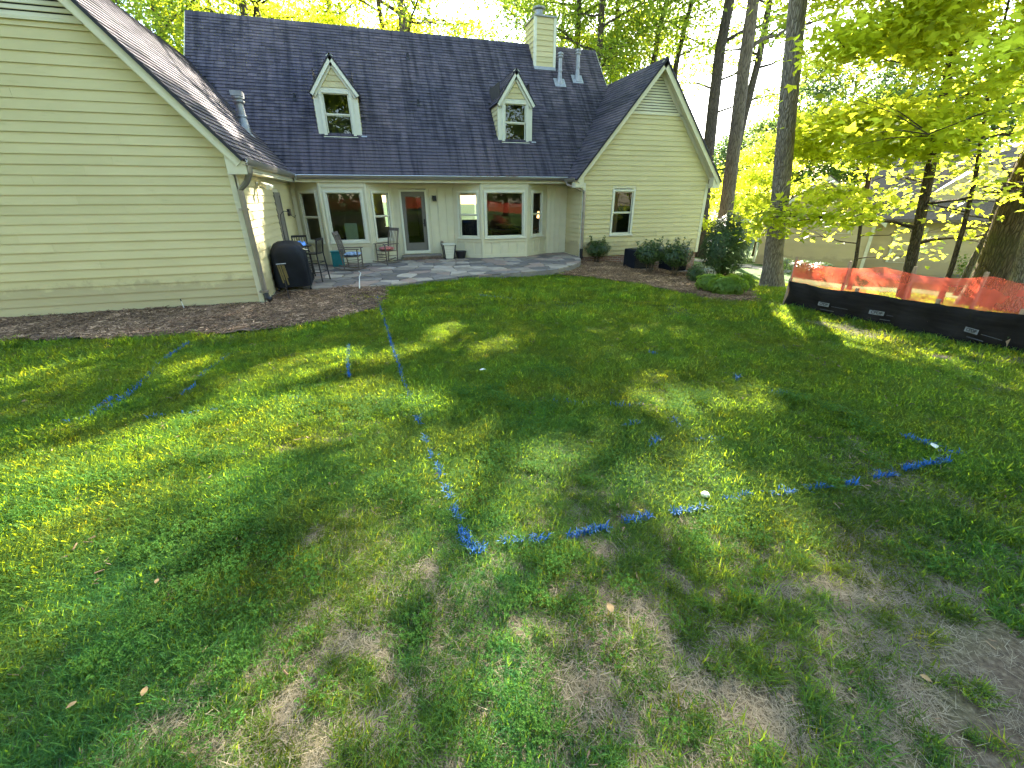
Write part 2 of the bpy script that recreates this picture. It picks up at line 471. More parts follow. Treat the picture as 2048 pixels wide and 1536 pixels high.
# ------------------------------------------------------------------ patio of flagstones
pat = thing('patio', 'curved flagstone patio raised along the back of the house', 'patio', (2, 14, 0))
pat['kind'] = 'structure'
ORG[pat.name] = Vector((2, 14, 0))
slab = MB().prism([(x, y, -.35) for x, y in PATIO], (0, 0, .325))
part('patio_base', slab, M['concrete'], pat)
STONES = []
for k, c in enumerate(((.24, .195, .15), (.17, .145, .125), (.35, .29, .225), (.12, .10, .088), (.25, .175, .135))):
    STONES.append(simple('flagstone tone %d' % k, c, .75, .22, 5, .35, 30, spec=.4, orand=.22))
def clip(poly, a, b):
    """keep the side of the bisector nearer to a"""
    mx, my = (a[0] + b[0]) / 2, (a[1] + b[1]) / 2; nx, ny = b[0] - a[0], b[1] - a[1]
    out = []
    for i in range(len(poly)):
        p, q = poly[i], poly[(i + 1) % len(poly)]
        dp = (p[0] - mx) * nx + (p[1] - my) * ny; dq = (q[0] - mx) * nx + (q[1] - my) * ny
        if dp <= 0: out.append(p)
        if (dp < 0) != (dq < 0) and dp != dq:
            t = dp / (dp - dq); out.append((p[0] + (q[0] - p[0]) * t, p[1] + (q[1] - p[1]) * t))
    return out
seeds = []
rs = random.Random(3)
yy = 11.5
while yy < 17.2:
    xx = -3.2 + rs.random() * .4
    while xx < 8:
        seeds.append((xx + rs.uniform(-.16, .16), yy + rs.uniform(-.12, .12)))
        xx += rs.choice((.4, .5, .62, .75))
    yy += .42
for i, s in enumerate(seeds):
    cell = list(PATIO)
    near = sorted((t for t in seeds if t is not s), key=lambda t: (t[0] - s[0]) ** 2 + (t[1] - s[1]) ** 2)[:14]
    for t in near:
        cell = clip(cell, s, t)
        if len(cell) < 3: break
    if len(cell) < 3: continue
    ar = .5 * abs(sum(cell[j][0] * cell[(j + 1) % len(cell)][1] - cell[(j + 1) % len(cell)][0] * cell[j][1] for j in range(len(cell))))
    if ar < .012: continue
    cx = sum(p[0] for p in cell) / len(cell); cy = sum(p[1] for p in cell) / len(cell)
    sh = []
    for p in cell:
        d = math.hypot(p[0] - cx, p[1] - cy) + 1e-6; f = max(.5, 1 - .016 / d)
        sh.append((cx + (p[0] - cx) * f, cy + (p[1] - cy) * f))
    if sum(sh[j][0] * sh[(j + 1) % len(sh)][1] - sh[(j + 1) % len(sh)][0] * sh[j][1] for j in range(len(sh))) < 0: sh.reverse()
    z = rs.uniform(-.004, .006); tx, ty = rs.uniform(-.006, .006), rs.uniform(-.006, .006)
    mb = MB().prism([(x, y, -.04 + z + (x - cx) * tx + (y - cy) * ty) for x, y in sh], (0, 0, .045))
    part('flagstone', mb, rs.choice(STONES), pat)
# broken edging stones along the front lip
for px, py, w, d, a in ((985, 553, .55, .22, .1), (1030, 549, .5, .25, -.12), (1075, 551, .35, .2, .3), (1118, 546, .6, .2, .12), (940, 556, .3, .2, 0), (1010, 557, .4, .12, .5), (1060, 547, .4, .15, 0)):
    g = G(px, py)
    mb = MB(); c0, s0 = cos(a), sin(a)
    pts = [(-w / 2, -d / 2), (-w * .1, -d * .6), (w / 2, -d * .4), (w * .45, d / 2), (-w * .4, d * .45)]
    mb.prism([(g.x + x * c0 - y * s0, g.y + x * s0 + y * c0, g.z - .02) for x, y in pts], (.01, 0, .075))
    part('edging_stone', mb, rs.choice(STONES), pat)

# ================================================================== HOUSE
HO = Vector((2.5, 16.9, 0))
house = thing('house', 'cream clapboard house with steep dark shingle roofs and two dormers', 'house', HO)
ORG[house.name] = HO
ux, uy, uz = Vector((1, 0, 0)), Vector((0, 1, 0)), Vector((0, 0, 1))
EXPO = .168

def board(parent, p0, p1, q0, q1, n, mat=None, tb=.027, tt=.006, name='siding_board'):
    p0, p1, q0, q1, n = map(Vector, (p0, p1, q0, q1, n))
    vs = [p0, p1, q1, q0, p0 + n * tb, p1 + n * tb, q1 + n * tt, q0 + n * tt]
    fs = [(4, 5, 6, 7), (0, 4, 7, 3), (1, 2, 6, 5), (0, 1, 5, 4), (3, 7, 6, 2)]
    if (p1 - p0).cross(q0 - p0).dot(n) < 0: fs = [tuple(reversed(f)) for f in fs]
    return part(name, MB().add(vs, fs), mat or M['siding'], parent)

def window(parent, p0, a, n, w, h, dh=True, cas=.085, sill=True, rail=.5, deep=.05, mat='white'):
    """window: p0 lower left corner of the opening seen from outside, a along the wall, n outwards"""
    p0, a, n = Vector(p0), Vector(a).normalized(), Vector(n).normalized()
    mb = MB()
    f = lambda ra, rb, rc: mb.obox(p0, a, uz, n, ra, rb, rc)
    f((-cas, 0), (-.02, h + cas), (-deep, .038)); f((w, w + cas), (-.02, h + cas), (-deep, .038))
    f((.001, w - .001), (h, h + cas - .002), (-deep, .036)); f((.001, w - .001), (-.02, 0), (-deep, .03))
    wd = part('window', mb, M[mat], parent)
    if sill:
        part('sill', MB().obox(p0, a, uz, n, (-cas - .03, w + cas + .03), (-.075, -.022), (-.02, .075)), M[mat], wd)
    s = .045
    sashes = [(0, h * rail, -.035), (h * rail, h, -.012)] if dh else [(0, h, -.02)]
    for z0, z1, d in sashes:
        sb = MB(); g = lambda ra, rb: sb.obox(p0, a, uz, n, ra, rb, (d - .025, d))
        g((.002, s), (z0 + .002, z1 + (.02 if dh and z0 == 0 else -.002))); g((w - s, w - .002), (z0 + .002, z1 + (.02 if dh and z0 == 0 else -.002)))
        g((s, w - s), (z0 + .002, z0 + s)); g((s, w - s), (z1 - s + .02, z1 + (.02 if dh and z0 == 0 else -.002)))
        part('sash', sb, M[mat], wd)
        gb = MB(); dd = d - .013
        gb.add([p0 + a * s + uz * (z0 + s) + n * dd, p0 + a * (w - s) + uz * (z0 + s) + n * dd, p0 + a * (w - s) + uz * (z1 - s + .02) + n * dd, p0 + a * s + uz * (z1 - s + .02) + n * dd], [(0, 1, 2, 3)])
        part('pane', gb, M['glass'], wd)
    return wd

PITCHW = 1.19
# ---- main body: back and end walls, floor, partitions
EY, EZ, MS = 16.15, 2.83, 1.17                 # eave line and slope of the main roof
RY, RZ = 20.5, EZ + MS * (20.5 - EY)
zr = lambda y: EZ + MS * (y - EY)
mb = MB()
mb.box(-5.0, -.05 + .5, 24.3, 24.5, -.4, 2.8); mb.box(1.15, 4.2, 24.3, 24.5, -.4, 2.8); mb.box(5.75, 9.9, 24.3, 24.5, -.4, 2.8)
mb.box(.45, 1.15, 24.3, 24.5, -.4, .75); mb.box(.45, 1.15, 24.3, 24.5, 2.25, 2.8)
mb.box(4.2, 5.75, 24.3, 24.5, -.4, .85); mb.box(4.2, 5.75, 24.3, 24.5, 2.25, 2.8)
mb.prism([(-5.0, 17.0, -.4), (-5.0, 24.3, -.4), (-5.0, 24.3, 2.8), (-5.0, RY, RZ - .25), (-5.0, 17.0, 3.4)], (.15, 0, 0))
mb.prism([(9.75, 17.0, -.4), (9.75, 24.3, -.4), (9.75, 24.3, 2.8), (9.75, RY, RZ - .25), (9.75, 17.0, 3.4)], (.15, 0, 0))
part('rear_wall', mb, M['trim'], house)
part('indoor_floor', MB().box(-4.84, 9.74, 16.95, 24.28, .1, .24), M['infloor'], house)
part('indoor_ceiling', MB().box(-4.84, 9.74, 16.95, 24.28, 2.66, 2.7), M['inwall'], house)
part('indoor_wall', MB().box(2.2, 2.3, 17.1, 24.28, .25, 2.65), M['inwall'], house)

# ---- main facade: vertical boards, openings for two bays and the door
mb = MB()
for x0, x1, z0, z1 in ((-2.6, -2.46, -.2, 2.62), (.67, .93, -.2, 2.62), (1.9, 2.86, -.2, 2.62), (6.63, 7.5, -.2, 2.62), (.93, 1.9, 2.42, 2.62), (.93, 1.9, -.2, .2)):
    mb.box(x0, x1, 16.9, 17.05, z0, z1)
mb.box(-5.0, 7.5, 16.9, 17.05, 2.621, 3.2)
fw = part('facade_wall', mb, M['trim'], house)
for x in (.8, 2.02, 2.32, 2.62, 6.78, 6.98, 7.2):
    part('batten', MB().box(x - .02, x + .02, 16.868, 16.9, .02, 2.6), M['trim'], fw)
part('frieze_board', MB().box(-2.55, 7.45, 16.862, 16.9, 2.44, 2.6), M['trim'], fw)
part('soffit', MB().box(-2.55, 7.45, EY + .05, 17.0, 2.605, 2.64), M['trim'], house)
part('fascia', MB().box(-2.3, 7.2, EY + .012, EY + .047, 2.6, 2.8), M['trim'], house)

def bay(xl, xa, xb, xr, yf, cw, sw):
    """bay window: centre face xa..xb at yf, slanted sides back to the wall"""
    L, A, B, Rr = Vector((xl, 16.9, 0)), Vector((xa, yf, 0)), Vector((xb, yf, 0)), Vector((xr, 16.9, 0))
    mb = MB(); wins = []; batt = []
    for P, Q, (w0, w1) in ((L, A, sw[0]), (A, B, cw), (B, Rr, sw[1])):
        a = (Q - P); ln = a.length; a.normalize(); n = a.cross(uz)
        f = lambda ra, rb: mb.obox(P, a, uz, n, ra, rb, (-.1, 0))
        z0, z1 = .76, 2.29
        f((.0, ln), (-.1, z0 - .02)); f((0, ln), (z1, 2.604)); f((0, w0), (z0 - .02, z1)); f((w1, ln), (z0 - .02, z1))
        wins.append((P + a * w0 + uz * z0, a, n, w1 - w0, z1 - z0))
        k = max(2, round(ln / .36))
        for i in range(k + 1):
            t = .03 + (ln - .06) * i / k
            batt.append(MB().obox(P, a, uz, n, (t - .024, t + .024), (.12, .58), (0, .03)))
        batt.append(MB().obox(P, a, uz, n, (.0, ln), (.0, .12), (.0, .033))); batt.append(MB().obox(P, a, uz, n, (.0, ln), (.58, .67), (0, .033)))
        if ln > 1.2: batt.append(MB().obox(P, a, uz, n, (-.03, ln + .03), (2.45, 2.6), (0, .03)))
    for P in (A, B):
        mb.tube([P + Vector((0, .035, -.1)), P + Vector((0, .035, 2.6))], .075, 8)
    b = part('bay_wall', mb, M['trim'], house)
    for m_ in batt: part('batten', m_, M['trim'], b)
    for i, (p, a, n, w, h) in enumerate(wins):
        window(house, p, a, n, w, h, dh=i != 1, cas=.07, deep=.07)
bay(-2.46, -1.62, -.2, .67, 16.25, (.16, 1.26), ((.2, .84), (.26, .9)))
bay(2.87, 3.82, 5.56, 6.62, 16.25, (.15, 1.6), ((.24, .96), (.34, .9)))

# ---- back door with its step
mb = MB()
mb.box(.93, 1.0, 16.84, 17.05, .2, 2.4); mb.box(1.83, 1.9, 16.84, 17.05, .2, 2.4); mb.box(1.001, 1.829, 16.84, 17.05, 2.33, 2.4)
mb.box(.93, 1.9, 16.8, 17.05, .2, .3)
fr = part('door_frame', mb, M['white'], house)
mb = MB()
mb.box(1.002, 1.13, 16.9, 16.945, .301, 2.329); mb.box(1.7, 1.828, 16.9, 16.945, .301, 2.329); mb.box(1.13, 1.7, 16.9, 16.945, 2.17, 2.329); mb.box(1.13, 1.7, 16.9, 16.945, .301, .58)
dr = part('door', mb, M['door'], house)
part('pane', MB().add([(1.13, 16.92, .58), (1.7, 16.92, .58), (1.7, 16.92, 2.17), (1.13, 16.92, 2.17)], [(0, 1, 2, 3)]), M['glass'], dr)
hb = MB().box(1.735, 1.79, 16.885, 16.9, 1.15, 1.4); hb.tube([(1.76, 16.885, 1.25), (1.76, 16.84, 1.25), (1.68, 16.84, 1.25)], .012, 6)
part('handle', hb, M['dark'], dr)
M['stepbrick'] = simple('mossy brick step', (.16, .11, .075), .9, .35, 9, .4, 40)
sb = MB()
for i in range(7): sb.box(.84 + i * .203, 1.035 + i * .203, 16.5, 16.8, -.02, .105)
part('door_step', sb, M['stepbrick'], house)
part('step_tread', MB().box(.82, 2.28, 16.48, 16.84, .108, .17), M['concrete'], house)
sc = part('wall_lamp', MB().box(2.1, 2.24, 16.74, 16.84, 2.02, 2.2).box(2.13, 2.21, 16.84, 16.9, 2.07, 2.15), M['dark'], house)
part('outlet_box', MB().box(2.3, 2.4, 16.84, 16.9, .46, .62), M['gutter'], house)

# ---- left wing: gable wall facing the lawn, side wall towards the patio
LX, LY, LA, LZ = -2.6, 10.6, -5.25, 6.33       # corner, front plane, apex x, apex height at the roof surface
LXL = 2 * LA - LX
def lz(x): return LZ - PITCHW * abs(x - LA)
wl = part('gable_wall', MB().prism([(LXL, LY, -.3), (LX, LY, -.3), (LX, LY, lz(LX) - .12), (LA, LY, LZ - .12), (LXL, LY, lz(LXL) - .12)], (0, .12, 0)), M['trim'], house)
z = .10; k = 0
LB = 4.80                                        # lower edge of the louvre
def rake_x(zz, ax, az, wall, inset): return min(wall, ax + (az - inset - zz) / PITCHW) if wall > ax else max(wall, ax - (az - inset - zz) / PITCHW)
jr = random.Random(77)
def gable_boards(parent, xa, xr, az, y, z0, z1, inset, win=None, start=None):
    z = z0
    while z < z1 - .03:
        t = min(z + EXPO, z1)
        xl = 2 * xa - xr
        r0, r1 = rake_x(z, xa, az, xr, inset), rake_x(t, xa, az, xr, inset)
        l0, l1 = 2 * xa - r0, 2 * xa - r1
        segs = [((l0, l1), (r0, r1))]
        if win and z < win[3] and t > win[2]:
            segs = [((l0, l1), (win[0], win[0])), ((win[1], win[1]), (r0, r1))]
        for (a0, a1), (b0, b1) in segs:
            if b0 - a0 < .05: continue
            b1 = max(b1, a1 + .01); cuts = []
            if b0 - a0 > 3 and jr.random() < .75: cuts = [a0 + (b0 - a0) * jr.uniform(.25, .75)]
            e0 = [(a0, a1)] + [(c_ + .0015, c_ + .0015) for c_ in cuts]; e1 = [(c_ - .0015, c_ - .0015) for c_ in cuts] + [(b0, b1)]
            for (c0, c1), (d0, d1) in zip(e0, e1):
                j0, j1 = jr.uniform(-.004, .004), jr.uniform(-.004, .004); c1 = max(c1, a1); d1 = min(d1, b1)
                if d1 - c1 < .002: d1 = c1 + .002
                board(parent, (c0, y, z + j0), (d0, y, z + j1), (c1, y, t), (d1, y, t), (0, -1, 0), tb=.027 + jr.uniform(-.004, .006))
        z += EXPO
gable_boards(wl, LA, LX - .1, LZ, LY, .181 - .168, LB, .22)
part('corner_board', MB().box(LX - .1, LX + .026, LY - .03, LY - .001, -.05, 2.6), M['trim'], wl)
def louvre(parent, ax, az, y, zb, inset):
    hw = (az - inset - zb) / PITCHW
    part('louvre_back', MB().prism([(ax - hw, y - .001, zb), (ax + hw, y - .001, zb), (ax, y - .001, az - inset)], (0, -.006, 0)), M['underlay'], parent)
    z = zb
    while z < az - inset - .06:
        w0 = (az - inset - z) / PITCHW; w1 = (az - inset - z - .05) / PITCHW
        v = [(ax - w0, y - .035, z), (ax + w0, y - .035, z), (ax + w1, y - .008, z + .06), (ax - w1, y - .008, z + .06)]
        part('louvre_slat', MB().add(v + [(p[0], p[1] + .006, p[2] - .008) for p in v], [(0, 1, 2, 3), (7, 6, 5, 4), (0, 4, 5, 1), (1, 5, 6, 2), (2, 6, 7, 3), (3, 7, 4, 0)]), M['trim'], parent)
        z += .084
    part('louvre_trim', MB().box(ax - hw - .03, ax + hw + .03, y - .045, y - .002, zb - .05, zb - .004), M['trim'], parent)
louvre(wl, LA, LZ, LY, LB + .05, .26)
def rakes(parent, ax, az, y, xe, side):
    """rake board, frieze under it and boxed return at the eave, on one side of a gable"""
    ze = az - PITCHW * abs(xe - ax)
    d = Vector((xe - ax, 0, ze - az)); ln = d.length; d.normalize(); nn = Vector((d.z, 0, -d.x)) * (1 if side < 0 else -1)
    if nn.z > 0: nn = -nn
    o = Vector((ax, y - .3, az))
    part('rake_board', MB().obox(o, d, nn, uy, (0, ln), (.03, .19), (0, .035)), M['trim'], parent)
    part('rake_soffit', MB().obox(o, d, nn, uy, (.05, ln), (.125, .14), (.036, .3)), M['trim'], parent)
    part('rake_frieze', MB().obox(Vector((ax, y, az)), d, nn, uy, (.12, ln), (.14, .24), (-.045, -.001)), M['trim'], parent)
    s = side; xi = xe - s * .33
    part('eave_return', MB().prism([(xe + s * .01, y - .27, ze - .05), (xe + s * .01, y - .27, ze - .26), (xi, y - .27, ze - .26), (xi, y - .27, ze + .12)], (0, .26, 0)), M['trim'], parent)
rakes(wl, LA, LZ, LY, -2.3, 1); rakes(wl, LA, LZ, LY, 2 * LA + 2.3, -1)
# side wall
ws = part('side_wall', MB().box(LX - .12, LX - .001, LY + .12, 16.9, -.3, 2.75), M['trim'], house)
z = .02
while z < 2.52:
    for y0, y1 in ([(LY + .1, 13.92), (14.78, 16.88)] if z < 2.3 else [(LY + .1, 16.88)]):
        board(ws, (LX, y1, z), (LX, y0, z), (LX, y1, min(z + EXPO, 2.6)), (LX, y0, min(z + EXPO, 2.6)), (1, 0, 0))
    z += EXPO
part('corner_board', MB().box(LX + .001, LX + .028, LY - .03, LY + .09, -.05, 2.6), M['white'], ws)
part('side_soffit', MB().box(LX, -2.34, LY - .05, 16.2, 2.6, 2.63), M['trim'], house)
part('side_fascia', MB().box(-2.375, -2.34, LY - .2, 16.16, 2.64, 2.83), M['trim'], house)
sdo = part('side_door', MB().box(LX - .06, LX + .02, 14.0, 14.7, .2, 2.2), M['door'], house)
part('door_casing', MB().box(LX, LX + .045, 13.93, 14.0, .1, 2.28).box(LX, LX + .045, 14.7, 14.77, .1, 2.28).box(LX, LX + .045, 14.0, 14.7, 2.2, 2.28), M['sidedoor'], sdo)
part('vent_hood', MB().box(LX + .02, LX + .09, 15.45, 15.75, 1.62, 1.82), M['dark'], house)
fl = MB().box(LX + .024, LX + .05, 12.15, 12.3, 2.36, 2.48)
for s in (-1, 1):
    fl.tube([(LX + .05, 12.22, 2.42), (LX + .16, 12.22 + s * .1, 2.44), (LX + .3, 12.22 + s * .22, 2.36)], [.02, .04, .06], 8)
part('flood_light', fl, M['white'], house)

# ---- right wing
RX0, RX1, RYf, RA, RAZ = 7.5, 13.0, 15.5, 10.2, 6.45
def rz_(x): return RAZ - PITCHW * abs(x - RA)
WIN = (8.72, 9.72, .70, 2.42)
mb = MB()
mb.prism([(RX0, RYf, 2.42), (RX1, RYf, 2.42), (RX1, RYf, rz_(RX1) - .12), (RA, RYf, RAZ - .12), (RX0, RYf, rz_(RX0) - .12)], (0, .12, 0))
mb.box(RX0, 8.81, RYf, RYf + .12, -.02, 2.42); mb.box(9.63, RX1, RYf, RYf + .12, -.02, 2.42); mb.box(8.81, 9.63, RYf, RYf + .12, -.02, .8)
wr = part('gable_wall', mb, M['trim'], house)
gable_boards(wr, RA, RX1 - .02, RAZ, RYf, .005, 4.84, .22, WIN)
# the wall is a little wider on the left of the apex line than on the right: both ends closed by corner boards
part('corner_board', MB().box(RX1 - .11, RX1 + .024, RYf - .03, RYf - .001, -.03, 2.6), M['trim'], wr)
part('corner_board', MB().box(RX0 - .026, RX0 + .09, RYf - .03, RYf - .001, -.03, 2.6), M['white'], wr)
louvre(wr, RA, RAZ, RYf, 4.88, .26)
rakes(wr, RA, RAZ, RYf, 7.05, -1); rakes(wr, RA, RAZ, RYf, 13.35, 1)
window(house, (8.81, RYf, .8), ux, -uy, .82, 1.52, cas=.075, deep=.1, mat='white')
part('foundation', MB().box(RX0 + .02, RX1 - .02, RYf + .03, RYf + .3, -1.4, -.02).box(RX1 - .3, RX1 - .02, RYf + .3, 24.4, -2, -.02), M['brick'], house)
part('wing_side_wall', MB().box(RX1 - .12, RX1, RYf + .12, 24.4, -.02, 2.75).box(RX0, RX1 - .12, 24.3, 24.42, -1.5, 2.75), M['trim'], house)
wq = part('return_wall', MB().box(RX0 + .001, RX0 + .12, RYf + .12, 17.0, -.2, 2.7), M['trim'], house)
z = .02
while z < 2.5:
    board(wq, (RX0, RYf + .01, z), (RX0, 16.88, z), (RX0, RYf + .01, min(z + EXPO, 2.6)), (RX0, 16.88, min(z + EXPO, 2.6)), (-1, 0, 0)); z += EXPO
part('room_wall', MB().box(RX0 + .13, RX1 - .13, 18.6, 18.7, -.1, 2.7).box(RX0 + .13, RX1 - .13, RYf + .13, 18.6, -.1, 0).box(RX0 + .13, RX1 - .13, RYf + .13, 18.6, 2.65, 2.7), M['inwall'], house)

# ---- roofs: deck, shingle tabs in courses
SH_PARTS = [0]
def shingle_quad(o, a, s, n, u0, u1, v0, v1, lift):
    t = .02
    b = [o + a * u0 + s * v0 + n * (t + lift), o + a * u1 + s * v0 + n * (t + lift), o + a * u1 + s * v1 + n * .003, o + a * u0 + s * v1 + n * .003]
    d = [o + a * u0 + s * v0 - n * .002, o + a * u1 + s * v0 - n * .002]
    return b + d, [(0, 1, 2, 3), (4, 5, 1, 0), (4, 0, 3), (1, 5, 2)]
def shingles(parent, o, a, s, n, length, slope, keep, single=None, tab=.305, exp=.142, seed=1):
    r = random.Random(seed)
    mb = MB(); row = 0; v = 0
    while v < slope - .02:
        u = -r.random() * tab
        while u < length:
            w = tab * r.choice((.62, .8, 1, 1, 1.15, 1.3))
            u0, u1 = max(u + .004, 0), min(u + w - .004, length)
            u += w
            if u1 - u0 < .03: continue
            c = o + a * ((u0 + u1) / 2) + s * (v + exp / 2)
            if not keep(c): continue
            vs, fs = shingle_quad(o, a, s, n, u0, u1, v, min(v + exp + .01, slope), r.random() * .007)
            if single and SH_PARTS[0] < 300 and single(c):
                SH_PARTS[0] += 1
                part('shingle', MB().add(vs, fs), M['shingle'], parent)
            else:
                mb.add(vs, fs)
        v += exp; row += 1
    if mb.v:
        p_ = part('shingle_field', mb, M['shingle'], parent); p_['kind'] = 'stuff'
RXL, RXR = -5.28, 10.1
slope_main = math.hypot(RY - EY, RZ - EZ)
sv = Vector((0, RY - EY, RZ - EZ)).normalized(); nv = Vector((0, -sv.z, sv.y))
DECK = .05
def deck(name, o, a, s, n, length, slope, extra=None):
    mb = MB().obox(o, a, s, n, (0, length), (0, slope), (-DECK, -.004))
    return part(name, mb, M['underlay'], house)
o_main = Vector((RXL, EY, EZ))
DORM = ((-1.42, -.06), (4.75, 6.06))
def keep_main(c):
    if c.x < -2.2 and c.z < 6.3 - PITCHW * abs(c.x - LA) - .02 + .0: return False
    if c.x > 7.0 and c.z < rz_(c.x) - .02: return False
    for x0, x1 in DORM:
        if x0 + .02 < c.x < x1 - .02 and c.y > 17.25:
            xm = (x0 + x1) / 2
            if c.z < 6.2 - 1.36 * abs(c.x - xm): return False
    if 7.06 < c.x < 7.86 and 19.95 < c.y: return False
    return True
rm = deck('main_roof', o_main, ux, sv, nv, RXR - RXL, slope_main)
shingles(rm, o_main, ux, sv, nv, RXR - RXL, slope_main, keep_main, lambda c: -2 < c.x < 7 and c.z < 3.75, seed=4)
sb_ = Vector((0, -(RY - EY), RZ - EZ)).normalized(); nb_ = Vector((0, sb_.z, -sb_.y)) * -1
part('rear_roof', MB().prism([(RXL, RY + .02, RZ), (RXL, 2 * RY - EY, EZ), (RXL, 2 * RY - EY, EZ - .06), (RXL, RY + .02, RZ - .06)], (RXR - RXL, 0, 0)), M['shingle'], house)
rc = MB()
for i in range(50):
    x = RXL + (RXR - RXL) * i / 50; x1 = x + (RXR - RXL) / 50 - .004; j = random.uniform(0, .012)
    rc.add([(x, RY - .13, RZ - .125 + j), (x1, RY - .13, RZ - .125), (x1, RY, RZ + .045), (x, RY, RZ + .045 + j), (x1, RY + .13, RZ - .125), (x, RY + .13, RZ - .125)], [(0, 1, 2, 3), (3, 2, 4, 5)])
part('ridge_cap', rc, M['shingle'], rm)
for x in (RXL - .03, RXR):
    part('rake_edge', MB().prism([(x, EY, EZ - .2), (x, RY, RZ - .2), (x, RY, RZ), (x, EY, EZ)], (.03, 0, 0)), M['trim'], rm)
# left wing roof
sl = Vector((LA + 2.3, 0, LZ - (LZ - PITCHW * (-2.3 - LA)))).normalized(); nl_ = Vector((sl.z, 0, -sl.x))
oL = Vector((-2.3, LY - .35, LZ - PITCHW * (-2.3 - LA)))
lenL = 19.6 - oL.y; slopeL = math.hypot(-2.3 - LA, PITCHW * (-2.3 - LA))
keepL = lambda c: not (c.y > EY and c.z < zr(c.y) - .05)
rl = deck('wing_roof', oL, uy, sl, nl_, lenL, slopeL)
shingles(rl, oL, uy, sl, nl_, lenL, slopeL, keepL, None, seed=5)
part('wing_roof_far_slope', MB().prism([(LA, oL.y, LZ + .01), (2 * LA + 2.3, oL.y, oL.z), (2 * LA + 2.3, oL.y, oL.z - .06), (LA, oL.y, LZ - .05)], (0, lenL, 0)), M['shingle'], house)
# right wing roof
srr = Vector((RA - 7.05, 0, PITCHW * (RA - 7.05))).normalized(); nrr = Vector((-srr.z, 0, srr.x))
oR = Vector((7.05, RYf - .35, RAZ - PITCHW * (RA - 7.05)))
lenR = 20.0 - oR.y; slopeR = math.hypot(RA - 7.05, PITCHW * (RA - 7.05))
rr_ = deck('wing_roof', oR, uy, srr, nrr, lenR, slopeR)
shingles(rr_, oR, uy, srr, nrr, lenR, slopeR, lambda c: not (c.y > EY and c.z < zr(c.y) - .05), lambda c: c.y < 15.9 and False, seed=6)
part('wing_roof_far_slope', MB().prism([(RA, oR.y, RAZ + .01), (2 * RA - 7.05, oR.y, oR.z), (2 * RA - 7.05, oR.y, oR.z - .06), (RA, oR.y, RAZ - .05)], (0, 24.8 - oR.y, 0)), M['shingle'], house)
rc = MB()
for i in range(16):
    y = oR.y + i * .3
    rc.add([(RA - .12, y, RAZ - .12), (RA - .12, y + .29, RAZ - .125), (RA, y + .29, RAZ + .035), (RA, y, RAZ + .045), (RA + .12, y + .29, RAZ - .12), (RA + .12, y, RAZ - .12)], [(0, 3, 2, 1), (3, 5, 4, 2)])
part('ridge_cap', rc, M['shingle'], rr_)

